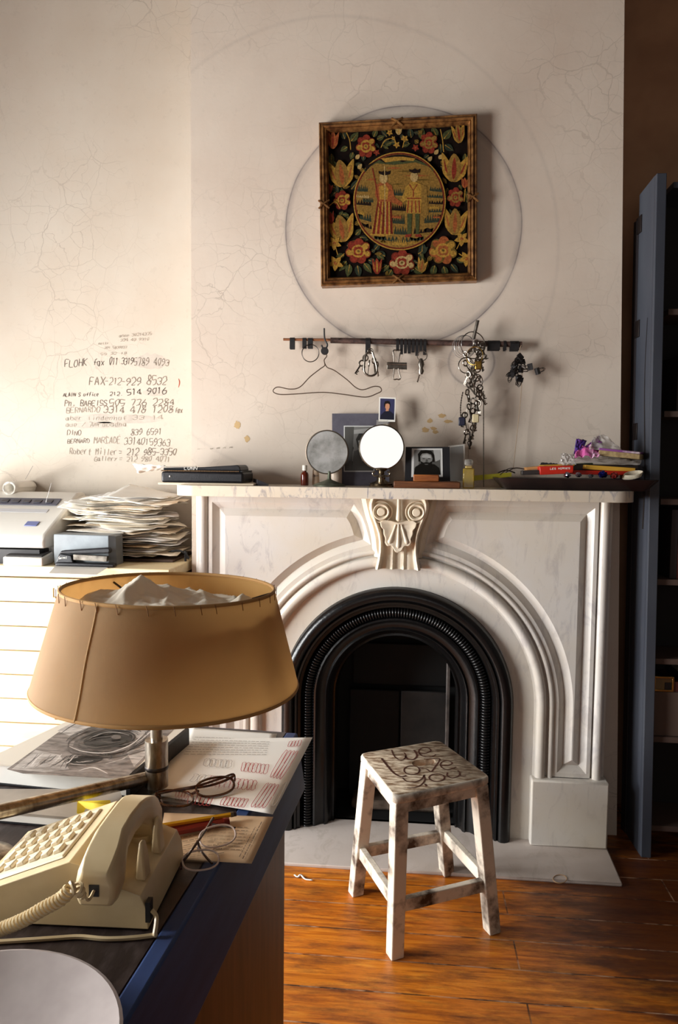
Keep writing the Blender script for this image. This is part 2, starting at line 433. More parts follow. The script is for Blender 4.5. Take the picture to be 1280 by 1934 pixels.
# floor: wide varnished boards running along the chimney wall
def boards():
    m = bpy.data.materials.new('varnished_boards'); t = NT(m); b = t.b
    pos = t.n.new('ShaderNodeNewGeometry').outputs['Position']
    mp = t.n.new('ShaderNodeMapping'); t.t.links.new(pos, mp.inputs[0]); mp.inputs['Location'].default_value = (0.55, 0.035, 0)
    br = t.n.new('ShaderNodeTexBrick'); t.t.links.new(mp.outputs[0], br.inputs['Vector'])
    br.inputs['Scale'].default_value = 1.0; br.inputs['Brick Width'].default_value = 1.35; br.inputs['Row Height'].default_value = 0.118
    br.inputs['Mortar Size'].default_value = 0.0024; br.inputs['Mortar Smooth'].default_value = 0.2; br.offset = 0.37
    br.inputs['Color1'].default_value = (0.2, 0.2, 0.2, 1); br.inputs['Color2'].default_value = (0.9, 0.9, 0.9, 1); br.inputs['Mortar'].default_value = (0.5, 0.5, 0.5, 1)
    mg = t.n.new('ShaderNodeMapping'); t.t.links.new(pos, mg.inputs[0]); mg.inputs['Scale'].default_value = (1.6, 22, 1)
    gr = t.noise(3.5, 6, 0.65, mg.outputs[0], 0.8)
    col = t.ramp(gr, [(0.30, srgb((138, 66, 12))), (0.52, srgb((208, 120, 28))), (0.75, srgb((232, 156, 52)))])
    col = t.mix(t.math('MULTIPLY', br.outputs['Color'], 0.35), col, srgb((150, 66, 18))+(1,))
    mw_ = t.n.new('ShaderNodeMapping'); t.t.links.new(pos, mw_.inputs[0]); mw_.inputs['Scale'].default_value = (1.2, 4.5, 1)
    wear = t.noise(4.2, 7, 0.72, mw_.outputs[0])
    wmask = t.ramp(wear, [(0.46, (0, 0, 0)), (0.70, (0.85, 0.85, 0.85))])
    col = t.mix(wmask, col, srgb((58, 28, 14))+(1,))
    # dark patch beside the hearth: wear plus shade put into the colour, ragged edge
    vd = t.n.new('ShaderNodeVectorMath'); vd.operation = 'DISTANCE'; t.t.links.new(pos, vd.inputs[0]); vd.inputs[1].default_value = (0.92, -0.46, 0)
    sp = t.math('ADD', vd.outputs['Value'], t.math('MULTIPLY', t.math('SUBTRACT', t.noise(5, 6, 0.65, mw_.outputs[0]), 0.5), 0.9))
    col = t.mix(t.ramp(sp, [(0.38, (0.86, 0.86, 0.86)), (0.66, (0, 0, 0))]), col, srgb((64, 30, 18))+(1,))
    spk = t.math('GREATER_THAN', t.noise(70, 4, 0.7, mw_.outputs[0]), 0.735)
    col = t.mix(t.math('MULTIPLY', spk, 0.55), col, srgb((200, 176, 160))+(1,))
    sl = t.math('MULTIPLY', br.outputs['Fac'], t.ramp(t.noise(9, 4, .6, pos), [(0.40, (0.9, 0.9, 0.9)), (0.62, (0.55, 0.55, 0.55))]))
    seamc = t.ramp(t.noise(14, 3, 0.6, pos), [(0.45, srgb((40, 20, 12))), (0.6, srgb((178, 140, 112)))])
    col = t.mix(sl, col, seamc)
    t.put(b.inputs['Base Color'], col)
    t.put(b.inputs['Roughness'], t.ramp(wear, [(0.35, (0.30, 0.30, 0.30)), (0.7, (0.55, 0.55, 0.55))]))
    t.bump(t.math('SUBTRACT', t.math('MULTIPLY', gr, 0.25), br.outputs['Fac']), 0.6, 0.003)
    return m
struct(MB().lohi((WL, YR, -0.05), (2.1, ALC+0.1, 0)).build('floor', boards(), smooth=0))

# ================================================================ FIREPLACE
def marble(name, base, vein, warm, vs=3.0, rough=0.32):
    m = bpy.data.materials.new(name); t = NT(m); b = t.b
    pos = t.n.new('ShaderNodeNewGeometry').outputs['Position']
    mp = t.n.new('ShaderNodeMapping'); t.t.links.new(pos, mp.inputs[0]); mp.inputs['Rotation'].default_value = (0, 0.7, 0.3); mp.inputs['Scale'].default_value = (2.6, 1.5, 0.9)
    n1 = t.noise(vs*2.4, 8, 0.68, mp.outputs[0], 1.2)
    col = t.ramp(n1, [(0.36, srgb(vein)), (0.47, srgb(base)), (1.0, srgb(base))])
    n2 = t.noise(2.1, 5, 0.6, pos)
    col = t.mix(t.ramp(n2, [(0.42, (0, 0, 0)), (0.68, (0.75, 0.75, 0.75))]), col, srgb(warm)+(1,))
    spk = t.math('GREATER_THAN', t.noise(95, 3, 0.6, pos), 0.73)
    col = t.mix(t.math('MULTIPLY', spk, 0.35), col, srgb((110, 104, 112))+(1,))
    t.put(b.inputs['Base Color'], col)
    b.inputs['Roughness'].default_value = rough
    b.inputs['Specular IOR Level'].default_value = 0.45
    t.bump(t.noise(60, 4, 0.6, pos), 0.08, 0.002)
    return m
mar = marble('veined_marble', (206, 201, 195), (184, 179, 177), (202, 190, 170))
mar_keystone = marble('carved_marble', (214, 203, 186), (196, 184, 166), (208, 190, 160))
mar_shelf = marble('shelf_marble', (218, 206, 190), (140, 136, 146), (206, 188, 160), 4.5)
stone = marble('hearth_stone', (196, 184, 176), (180, 168, 158), (178, 163, 151), 2.0, 0.5)
YF = -0.10
HZ = 0.012
SPR = 0.473
def fp(x, z, d): return Vector((XC+x, YF-d, z))
def arch_path(r, z0, n=56):
    """(x, z) from the right leg up, over the arch, down the left leg"""
    p = [(r, z0+(SPR-z0)*k/6) for k in range(6)]
    p += [(r*math.cos(PI*k/n), SPR+r*math.sin(PI*k/n)) for k in range(n+1)]
    return p+[(-r, SPR-(SPR-z0)*k/6) for k in range(1, 7)]
def arch_sweep(mb, prof, z0, mi=0, n=56):
    paths = [arch_path(r, z0, n) for r, d in prof]
    L = len(paths[0])
    P = [fp(paths[j][i][0], paths[j][i][1], prof[j][1]) for i in range(L) for j in range(len(prof))]
    k = len(prof)
    return mb.add(P, [(i*k+j, (i+1)*k+j, (i+1)*k+j+1, i*k+j+1) for i in range(L-1) for j in range(k-1)], mi)
def half_round(c, r, d0, a0=0, a1=180, n=9): return [(c+r*math.cos(math.radians(a0+(a1-a0)*k/n)), d0+r*math.sin(math.radians(a0+(a1-a0)*k/n))) for k in range(n+1)]

fire = thing('marble_fireplace', 'pale veined marble mantelpiece with an arched opening and carved keystone', 'fireplace', (XC, YF, 0))
ST = 1.172            # underside of the shelf
# spandrel outlines
def field(sgn):
    ra = 0.588; pts = [(ra, 0.30)]
    pts += [(ra, SPR)]
    aend = math.acos(0.150/ra)
    pts += [(ra*math.cos(aend*k/26), SPR+ra*math.sin(aend*k/26)) for k in range(1, 27)]
    pts += [(0.156, 1.062), (0.164, 1.082), (0.176, 1.100), (0.592, 1.100), (0.592, 0.30)]
    return [(sgn*x, z) for x, z in pts]
def offset(pts, w):
    n = len(pts); area = sum(pts[i][0]*pts[(i+1) % n][1]-pts[(i+1) % n][0]*pts[i][1] for i in range(n))
    s = 1 if area > 0 else -1; out = []
    for i in range(n):
        a, b, c = Vector(pts[i-1]), Vector(pts[i]), Vector(pts[(i+1) % n])
        e1 = (b-a).normalized(); e2 = (c-b).normalized()
        n1 = Vector((e1.y, -e1.x))*s; n2 = Vector((e2.y, -e2.x))*s
        k = n1+n2; dn = max(0.35, 1+n1.dot(n2)); q = b+k*(w/dn)
        out.append((q.x, q.y))
    return out
W1, W2 = 0.024, 0.046
body = MB()
outer = [(0.650, 0.235), (0.650, ST), (-0.650, ST), (-0.650, 0.235)] + arch_path(0.510, 0.235, 56)[::-1]
holes = [offset(field(s), W2) for s in (1, -1)]
loops = [[Vector((x, z, 0)) for x, z in outer]] + [[Vector((x, z, 0)) for x, z in h] for h in holes]
tri = tessellate_polygon(loops); flat = [q for l in loops for q in l]
body.add([fp(q.x, q.y, 0) for q in flat], [tuple(t) for t in tri])
vert = [(0.650, 0.0), (0.650, -0.012), (0.655, -0.012), (0.656, -0.006)] + half_round(0.672, 0.016, -0.006, 180, 0) + [(0.690, -0.02), (0.700, -0.022), (0.700, -0.0995)]
for s in (1, -1):
    P = [fp(s*x, z, d) for z in (0.235, ST) for x, d in vert]; k = len(vert)
    body.add(P, [(j, j+1, k+j+1, k+j) for j in range(k-1)])
# plain jamb behind the plinth blocks
for s in (1, -1): body.lohi(fp(s*0.466, HZ, -0.0995), fp(s*0.69, 0.24, 0.0))
body.build('facing', mar, fire, fixn=False, smooth=30)
for s in (1, -1):
    p0 = field(s); p1 = offset(p0, W1); p2 = offset(p0, W2); n = len(p0)
    g = MB(); g.poly([fp(x, z, 0.002) for x, z in p0])
    g.add([fp(x, z, 0.002) for x, z in p0]+[fp(x, z, -0.018) for x, z in p1]+[fp(x, z, 0) for x, z in p2],
          [(i, (i+1) % n, n+(i+1) % n, n+i) for i in range(n)] + [(n+i, n+(i+1) % n, 2*n+(i+1) % n, 2*n+i) for i in range(n)])
    g.build('spandrel_panel', mar, fire, smooth=30)
am = MB(); arch_sweep(am, half_round(0.485, 0.018, -0.002, 180, 0), 0.235)
arch_sweep(am, [(0.503, -0.002), (0.504, -0.008), (0.509, -0.008), (0.510, 0)], 0.235)
# second fine bead on the fillet before the sunk moulding
arch_sweep(am, half_round(0.519, 0.008, 0.0, 180, 0), 0.235)
am.build('arch_moulding', mar, fire, smooth=50)
band = MB(); arch_sweep(band, [(0.395, -0.09), (0.395, -0.012), (0.463, -0.012), (0.467, -0.006), (0.468, -0.002)], HZ)
band.build('arch_lining', mar, fire, smooth=30)
for s in (1, -1):
    pb = MB().lohi(fp(s*0.455, HZ, -0.09), fp(s*0.708, 0.238, 0.03)); pb.build('plinth_block', mar, fire, bevel=0.006)
sh = MB(); hw, dep, rc = 0.735, 0.145, 0.075
outl = [(hw, -0.0995)]
outl += [(hw-rc+rc*math.cos(PI/2*k/8), dep-rc+rc*math.sin(PI/2*k/8)) for k in range(9)]
outl += [(-hw+rc-rc*math.sin(PI/2*k/8), dep-rc+rc*math.cos(PI/2*k/8)) for k in range(9)] + [(-hw, -0.0995)]
sh.slab([fp(x, ST, d) for x, d in outl], (0, 0, 0.035))
sh.build('mantel_shelf', mar_shelf, fire, bevel=0.013, bseg=4)
SHZ = ST+0.035

# keystone, carved
def kw(v):     # half width from top (0) to foot (1)
    pts = [(0, .094), (.08, .101), (.16, .101), (.25, .094), (.36, .083), (.5, .071), (.62, .066), (.75, .066), (.87, .070), (1, .077)]
    for (a, x), (b, y) in zip(pts, pts[1:]):
        if v <= b: return x+(y-x)*(v-a)/(b-a)
    return pts[-1][1]
KT, KB = ST, 0.933
def ksurf(a, v):
    u = (a-0.5)*2; hwid = kw(v); x = u*hwid; z = KT+(KB-KT)*v
    base = 0.048-0.022*v+0.012*max(0, v-.8)/.2
    e = abs(u)
    rim = 0.012*math.exp(-((e-0.87)/0.10)**2)
    d = base+rim-0.010*(1 if e < 0.72 else max(0, (0.86-e)/0.14))
    if v > 0.5 and e < 0.8:
        k = min(1, (v-.5)/.15); xx = x/0.05
        d += k*(0.012*math.exp(-((abs(xx)-0.36)/0.10)**2)-0.006*(1-math.exp(-((abs(xx)-0.75)/0.25)**2)))
    if e > 0.965: d = base*(1-(e-.965)/.035)*.9 if e < 0.9999 else -0.005
    return fp(x, z, d)
kb = MB().grid(ksurf, 90, 70)
kb.add([ksurf(k/90, 1) for k in range(91)]+[fp((k/90-.5)*2*kw(1), KB, -.005) for k in range(91)], [(k, k+1, 92+k, 91+k) for k in range(90)])
key = kb.build('keystone', mar_keystone, fire, smooth=60, fixn=True)
kp = MB()
side = [(.128, ST), (.120, 1.135), (.112, 1.105), (.100, 1.07), (.092, 1.035), (.088, 1.0), (.080, .97)]
for s in (1, -1):
    n = len(side)
    A = [fp(s*x, z, 0.002) for x, z in side]; B = [fp(s*(x-.016), z, 0.019) for x, z in side]; Cc = [fp(s*(x-.04), z, 0.012) for x, z in side]
    kp.add(A+B+Cc, [(i, i+1, n+i+1, n+i) for i in range(n-1)]+[(n+i, n+i+1, 2*n+i+1, 2*n+i) for i in range(n-1)])
kp.build('keystone_surround', mar_keystone, fire, smooth=60)
def face_mat(x, z, d): return Matrix.Translation(fp(x, z, d)) @ Matrix.Rotation(PI/2, 4, 'X')
for s in (1, -1):
    q = MB().lathe([(0, .018), (.0115, .0178), (.0135, .015), (.0142, .006), (.0165, .004), (.0205, .014), (.0245, .016), (.0275, .011), (.0288, .002), (.031, .001), (.0345, .008), (.037, .006), (.038, -.012)], 40, face_mat(s*.0575, ST-.047, .042))
    q.build('scroll', mar_keystone, key, smooth=50)
shl = [(-.062, 1.092), (-.058, 1.076), (-.050, 1.066), (-.049, 1.052), (-.043, 1.036), (-.044, 1.024), (-.036, 1.012), (-.024, 1.012), (-.017, 1.006), (-.010, .994), (0, .990)]
half = cat_rom([(x, z, 0) for x, z in shl], 4)
ring = [(p.x, p.y) for p in half] + [(-p.x, p.y) for p in half[::-1][1:]]
top_ = [(.05, 1.100), (.025, 1.098), (.012, 1.094), (0, 1.092), (-.012, 1.094), (-.025, 1.098), (-.05, 1.100)]
ring += top_
c0 = Vector((0, 1.068)); sh_ = MB(); rings = []
for sc, dd in ((1, .030), (1.0, .046), (.93, .056), (.80, .055), (.55, .050), (.25, .052), (.02, .053)):
    rings.append([fp(c0.x+(x-c0.x)*sc, c0.y+(z-c0.y)*sc, dd) for x, z in ring])
sh_.loft(rings); sh_.build('shell', mar_keystone, key, smooth=60)
def drop(a, b, d, r0, r1, nm='drop'):
    a = fp(*a, d); b = fp(*b, d)
    pts = [a+(b-a)*k/12 for k in range(13)]
    MB().tube(pts, lambda t: r0+(r1-r0)*(t**1.6) if t < .85 else (r1*math.sqrt(max(0.02, 1-((t-.85)/.16)**2))), 12).build(nm, mar_keystone, key, smooth=60)
drop((0, 1.086), (0, 1.006), .053, .003, .0085)
drop((-.009, 1.084), (-.030, 1.020), .053, .003, .0085); drop((.009, 1.084), (.030, 1.020), .053, .003, .0085)
drop((0, ST-.004), (0, ST-.078), .050, .006, .010)

# cast-iron arched insert
iron = M('black_iron', (9, 8, 9), 0.26, 0.0, c2=(15, 14, 14), scale=30, bump=0.25, bscale=120, spec=0.55)
soot = M('soot', (6, 6, 6), 0.8, c2=(12, 10, 9), scale=9, bump=0.3, bscale=40)
rustp = M('sooty_plate', (38, 34, 32), 0.6, c2=(12, 11, 11), scale=7, bump=0.2, bscale=30)
ins = thing('fire_insert', 'black cast iron arched fire surround with a ribbed moulding, set inside the marble', 'fire surround', (XC, YF, HZ))
om = MB(); arch_sweep(om, [(.394, -.08), (.394, .0), (.390, .012), (.383, .020), (.372, .025), (.360, .024), (.353, .018), (.350, .008), (.345, .014), (.339, .012), (.336, .003), (.327, .001), (.324, -.012), (.322, -.03)], HZ, n=72)
om.build('outer_moulding', iron, ins, smooth=40)
im = MB(); arch_sweep(im, [(.289, -.03), (.284, -.020), (.278, -.018), (.272, -.026), (.262, -.036), (.250, -.040), (.243, -.034), (.236, -.040), (.232, -.055), (.222, -.068), (.215, -.066), (.211, -.075), (.208, -.115), (.208, -.125)], HZ, n=72)
im.build('inner_moulding', iron, ins, smooth=40)
# ribs
rr, rad = .305, .0185
pth = arch_path(rr, HZ, 60)
cum = [0]
for a, b in zip(pth, pth[1:]): cum.append(cum[-1]+math.hypot(b[0]-a[0], b[1]-a[1]))
NR = 190; sub = 6; rb = MB(); rng = []
def along(s):
    i = max(k for k in range(len(cum)-1) if cum[k] <= s+1e-9); f = (s-cum[i])/(cum[i+1]-cum[i])
    return pth[i][0]+(pth[i+1][0]-pth[i][0])*f, pth[i][1]+(pth[i+1][1]-pth[i][1])*f
P = []; nseg = 8
for i in range(NR*sub+1):
    s = cum[-1]*i/(NR*sub); x, z = along(min(s, cum[-1]-1e-6))
    ph = (i % sub)/sub; rd = rad*(0.66+0.34*abs(math.sin(PI*ph))**0.7)
    if z > SPR:
        L = math.hypot(x, z-SPR); nx, nz = x/L, (z-SPR)/L
    else: nx, nz = (1 if x > 0 else -1), 0
    for k in range(nseg+1):
        a = PI*k/nseg; P.append(fp(x+nx*rd*math.cos(a), z+nz*rd*math.cos(a), -.026+rd*math.sin(a)*1.1))
k1 = nseg+1
rb.add(P, [(i*k1+k, (i+1)*k1+k, (i+1)*k1+k+1, i*k1+k+1) for i in range(NR*sub) for k in range(nseg)])
rb.build('ribbed_moulding', iron, ins, smooth=50)
fb = MB(); y0, y1 = .012, .235; fx = .300
for a, b in (((-fx, HZ), (-fx, .80)), ((-fx, .80), (fx, .80)), ((fx, .80), (fx, HZ))):
    fb.add([(XC+a[0], y0, a[1]), (XC+b[0], y0, b[1]), (XC+b[0]*.86, y1, b[1]), (XC+a[0]*.86, y1, a[1])], [(0, 1, 2, 3)])
fb.add([(XC-fx*.86, y1, HZ), (XC+fx*.86, y1, HZ), (XC+fx*.86, y1, .8), (XC-fx*.86, y1, .8)], [(0, 1, 2, 3)])
fb.build('firebox', soot, ins, smooth=0)
fr_ = MB()
lo = [Vector((x, z, 0)) for x, z in ((-.36, HZ), (-.36, .85), (.36, .85), (.36, HZ))]+[Vector((x, z, 0)) for x, z in arch_path(.209, HZ, 30)]
fr_.add([fp(q.x, q.y, -.120) for q in lo], [tuple(t) for t in tessellate_polygon([lo])])
fr_.build('back_frame', soot, ins, smooth=0)
MB().lohi((XC-.17, .205, .44), (XC+.20, .218, .60)).build('back_plate', soot, ins, bevel=.004)
MB().lohi((XC+.015, .170, HZ), (XC+.185, .185, .430)).build('back_plate', rustp, ins, bevel=.004)
MB().lohi((XC-.18, .185, HZ), (XC+.01, .198, .425)).build('back_plate', soot, ins, bevel=.004)
lp = MB().lohi((XC+.176, .028, HZ), (XC+.190, .060, .60)); lp.build('side_plate', M('worn_iron', (92, 84, 80), 0.5, 0.3, c2=(50, 46, 44), scale=14), ins, bevel=.003)
tag(MB().lohi((XC-.16, .06, HZ), (XC+.16, .165, HZ+.035)).build('ash_bed', M('ash', (120, 104, 90), 0.9, c2=(70, 56, 46), scale=16, bump=0.6, bscale=50), bevel=.012), 'low bed of brown ash inside the black fireplace opening', 'ash')

hs = MB().slab([(-1.05, YF+.095, 0), (0.682, YF+.095, 0), (0.668, -0.327, 0), (-1.05, -0.327, 0)], (0, 0, HZ))
tag(hs.build('hearth_slab', stone, bevel=.004), 'worn grey stone hearth slab lying on the boards before the fireplace', 'hearth')
MB().lohi((XC-.37, -.02, 0), (XC+.37, .24, HZ)).build('firebox_floor', soot, ins, smooth=0)

# ================================================================ WRITING ON THE ALCOVE WALL
ink = M('pencil_ink', (84, 72, 64), 0.8)
inkf = M('faded_pencil', (168, 154, 138), 0.8)
inkm = M('half_faded_pencil', (128, 114, 100), 0.8)
smear = M('rubbed_graphite', (203, 191, 177), 0.8, c2=(188, 176, 163), scale=18)
YW = ALC-0.0006
NW = Vector((0, -1, 0))
hr = random.Random(3)
def wall_line(text, x0, y0, x1, y1, hpx, mat, w=0.0019):
    m = MB(); hand(m, text, at(x0, y0, 'y', YW), at(x1, y1, 'y', YW), hpx/492.0, NW, w, rnd=hr, up=Z)
    return m.build('wall_writing', mat, alcove, smooth=0, fixn=False)
sm = MB()
for x0, y0, x1, y1 in ((122, 782, 308, 800), (122, 797, 240, 809), (252, 668, 318, 698), (268, 735, 316, 748)):
    c = at((x0+x1)/2, (y0+y1)/2, 'y', YW+.0003); rx = (x1-x0)/2/492; rz = (y1-y0)/2/492
    sm.poly([c+X*rx*math.cos(a*PI/14)*(1+.07*hr.uniform(-1, 1))+Z*rz*math.sin(a*PI/14)*(1+.2*hr.uniform(-1, 1)) for a in range(28)])
sm.build('rubbed_smudge', smear, alcove, smooth=0, fixn=False)
wall_line('FLOHK', 122, 693, 166, 691, 14, ink); wall_line('fax', 176, 690, 198, 690, 13, ink)
wall_line('011 3319', 206, 689, 252, 688, 13, ink); wall_line('5789 4093', 252, 690, 320, 690, 13, inkm)
wall_line('FAX', 168, 727, 200, 727, 14, inkm, .0026); wall_line('-212-', 198, 726, 238, 726, 12, inkm); wall_line('929 8532', 238, 728, 316, 726, 15, inkm, .0024)
wall_line("ALAIN'S office", 119, 749, 187, 748, 7, ink); wall_line('212.', 207, 747, 234, 747, 7, ink); wall_line('514 9016', 239, 746, 316, 743, 11, ink, .0025)
wall_line('Ph. BAREISS', 122, 767, 203, 766, 10, inkm, .0024); wall_line('505 776 2284', 206, 767, 330, 765, 12, inkm, .0024)
wall_line('BERNARDO', 125, 780, 190, 778, 10, inkf, .0024); wall_line('3314 478 1208', 195, 780, 328, 779, 13, inkm, .0024); wall_line('fax', 330, 780, 345, 779, 9, inkm)
wall_line('aber lindenhof', 124, 794, 240, 793, 8, inkf); wall_line('33 14', 250, 793, 310, 792, 8, inkf); wall_line('aue / Amrapadha', 124, 806, 240, 805, 8, inkf)
wall_line('DINO', 127, 822, 154, 822, 9, inkm); wall_line('839 6591', 247, 822, 306, 821, 11, inkm)
wall_line('BERNARD', 127, 837, 170, 837, 8, inkm); wall_line('MARCADÉ', 177, 837, 228, 837, 12, inkf, .0024); wall_line('33140159363', 234, 839, 322, 843, 13, inkm)
wall_line('Robert Miller', 131, 858, 222, 859, 12, inkf, .0026); wall_line('= 212 985-3350', 224, 860, 334, 859, 12, inkm, .0024)
wall_line('Gallery', 178, 871, 222, 870, 9, inkf, .0026); wall_line('= 212 980 4071', 225, 871, 322, 872, 10, inkf, .0026)
for a in (('anne 30214375', 225, 637, 287, 633, 5), ('334 40 9310', 227, 645, 282, 643, 5), ('nelly', 186, 651, 205, 651, 5), ('201 5830022', 197, 659, 240, 658, 4), ('55 32 18', 190, 671, 240, 669, 4)): wall_line(*a, inkf, .0014)
rs = MB(); p = [at(a, b, 'y', YW) for a, b in ((337, 715), (339, 722), (337, 732))]; rs.ribbon(cat_rom(p, 4), .004, NW, taper=True); rs.build('red_stroke', M('red_crayon', (170, 70, 40), 0.7), alcove, smooth=0, fixn=False)
ysm = MB()
for cx, cy, rx, ry in ((834, 785, 7, 3.5), (812, 795, 5, 4), (846, 796, 8, 3), (803, 812, 7, 5), (818, 809, 6, 3), (822, 816, 5, 4), (448, 803, 6, 7), (466, 829, 5, 6)):
    c = at(cx, cy, 'y', -.0007)
    ysm.poly([c+X*rx/545*math.cos(a*PI/9)*(1+.3*hr.uniform(-1, 1))+Z*ry/545*math.sin(a*PI/9)*(1+.3*hr.uniform(-1, 1)) for a in range(18)])
ysm.build('glue_stain', M('old_glue', (190, 156, 108), 0.6), breast, smooth=0, fixn=False)
pl = MB(); hand(pl, '- ~ w m n m', at(372, 850, 'y', -.0006), at(440, 846, 'y', -.0006), .006, NW, .0016, rnd=hr, up=Z); pl.build('wall_writing', inkf, breast, smooth=0, fixn=False)

# ================================================================ FRAMED NEEDLEWORK
def cpx(x, y): return 500+x/2.4615, 180+y/2.4615
gilt = M('worn_gilt', (150, 106, 60), 0.34, 0.5, c2=(78, 46, 24), scale=40, bump=0.2)
pic = thing('framed_needlework', 'square framed floral needlework with a round medallion, hung askew on the chimney breast', 'picture', at(752, 540, 'y', -.012))
PY = -.034
C4 = [at(*p, 'y', PY) for p in ((603, 233), (899, 216), (902, 531), (606, 541))]    # TL TR BR BL
pc = sum(C4, Vector())/4; ru = (C4[1]-C4[0]+C4[2]-C4[3]).normalized(); rv = Vector((-ru.z, 0, ru.x))
hw_ = ((C4[1]-C4[0]).length+(C4[2]-C4[3]).length)/4; hh_ = ((C4[0]-C4[3]).length+(C4[1]-C4[2]).length)/4
def pp(u, v, d): return pc+ru*u+rv*v+Vector((0, -d, 0))
prof = [(0, -.030), (0, .006), (.004, .010), (.008, .008), (.010, .011), (.014, .013), (.018, .011), (.020, .008), (.023, .010), (.026, .006), (.030, -.002), (.030, -.012)]
cor = [(-1, 1), (1, 1), (1, -1), (-1, -1)]
for k in range(4):
    a, b = cor[k], cor[(k+1) % 4]; m = MB(); n = len(prof)
    P = [pp(c[0]*(hw_-i), c[1]*(hh_-i), d) for c in (a, b) for i, d in prof]
    m.add(P, [(j, j+1, n+j+1, n+j) for j in range(n-1)])
    o = m.build('frame_moulding', gilt, pic, smooth=40, fixn=False)
    mid = ((a[0]+b[0])/2*(hw_-.014), (a[1]+b[1])/2*(hh_-.014))
    t = MB()
    for s1, s2 in ((1, 1), (1, -1)):
        ax = Vector((.018*s1, .013*s2)); t.tube([pp(mid[0]-ax.x, mid[1]-ax.y, .010), pp(mid[0], mid[1], .016), pp(mid[0]+ax.x, mid[1]+ax.y, .010)], .0035, 6)
    t.build('ribbon_tie', gilt, o)
bk = MB().box(pc+Vector((0, .016, 0)), (1, 1, 1)); bk.v = [pp((1 if i & 4 else -1)*(hw_-.004), (1 if i & 1 else -1)*(hh_-.004), -.026 if i & 2 else -.016) for i in range(8)]
bk.build('backing', M('dark_ground', (14, 9, 7), 0.95, c2=(24, 14, 10), scale=60, spec=.1), pic, smooth=0)
TC = [(196, 148, 62), (152, 58, 40), (84, 88, 52), (206, 172, 110), (120, 92, 40), (38, 26, 20), (176, 96, 52), (58, 66, 50), (160, 120, 56), (120, 44, 30)]
TM = [M('wool_%d' % i, tuple(int(v*.86) for v in c), 0.95, c2=tuple(int(v*.62) for v in c), scale=160, bump=0.4, bscale=420, spec=.1) for i, c in enumerate(TC)]
GOLD, RED, OLIVE, CREAM, BRN, INK, RUST, DGRN, OCH, DRED = range(10)
nd = MB(); lay = [0]
def tp(x, y): return at(*cpx(x, y), 'y', PY+.0145)
def shape(pts, mi, step=1):
    lay[0] += step; off = Vector((0, -.00002*lay[0]-.0004, 0))
    nd.poly([tp(x, y)+off for x, y in pts], mi)
def el(cx, cy, rx, ry, mi, rot=0, n=16):
    c, s = math.cos(rot), math.sin(rot)
    shape([(cx+rx*math.cos(2*PI*k/n)*c-ry*math.sin(2*PI*k/n)*s, cy+rx*math.cos(2*PI*k/n)*s+ry*math.sin(2*PI*k/n)*c) for k in range(n)], mi)
def leaf(cx, cy, L, W, ang, mi=OLIVE, rib=True):
    c, s = math.cos(ang), math.sin(ang)
    q = [(t*L, W*math.sin(PI*t**.8)) for t in (0, .15, .3, .5, .7, .88, 1)]; q = q+[(x, -y) for x, y in q[-2:0:-1]]
    T = lambda x, y: (cx+x*c-y*s, cy+x*s+y*c)
    shape([T(x, y) for x, y in q], mi)
    if rib: shape([T(L*.05, -W*.12), T(L*.9, 0), T(L*.05, W*.12)], GOLD if mi != GOLD else BRN)
def rose(cx, cy, r, o=RED, i=GOLD, ry=None):
    k = (ry or r)/r
    for j in range(7):
        a = j*2*PI/7+.3; el(cx+r*.58*math.cos(a), cy+r*.58*k*math.sin(a), r*.46, r*.40, o if j % 2 else (DRED if o == RED else BRN), a)
        el(cx+r*.66*math.cos(a), cy+r*.66*k*math.sin(a), r*.32, r*.24, o if j % 3 else i, a)
    el(cx, cy, r*.56, r*.52*k, i)
    for j in range(4):
        a = j*PI/2+.5; el(cx+r*.24*math.cos(a), cy+r*.22*k*math.sin(a), r*.25, r*.16, RED if o == RED else RUST, a+1.2)
    el(cx, cy+r*.04, r*.24, r*.2*k, i); el(cx, cy, r*.10, r*.09, BRN)
def tulip(cx, cy, w, h, a=0, m1=GOLD, m2=RUST):
    c, s = math.cos(a), math.sin(a); T = lambda x, y: (cx+(x*c-y*s)*w, cy+(x*s+y*c)*h)
    pet = lambda P, mi: shape([(p.x, p.y) for p in cat_rom([Vector((*T(*q), 0)) for q in P], 3, True)], mi)
    pet([(-.05, .5), (-.42, .25), (-.5, -.1), (-.55, -.48), (-.3, -.28), (-.1, 0)], m1)
    pet([(.05, .5), (.42, .25), (.5, -.1), (.55, -.48), (.3, -.28), (.1, 0)], m1)
    pet([(0, .5), (-.25, .3), (-.28, -.1), (-.08, -.5), (.2, -.28), (.28, .1), (.2, .35)], OCH if m1 == GOLD else m1)
    pet([(0, .42), (-.1, .1), (-.03, -.38), (.1, .1)], m2); pet([(-.36, .1), (-.45, -.25), (-.36, -.1), (-.25, .2)], m2); pet([(.36, .1), (.45, -.25), (.36, -.1), (.25, .2)], m2)
def star(cx, cy, r, mi=CREAM):
    for j in range(5):
        a = j*2*PI/5+.4; leaf(cx, cy, r, r*.3, a, mi, False)
    el(cx, cy, r*.22, r*.22, RUST)
lr = random.Random(11); MC0 = (626, 497)
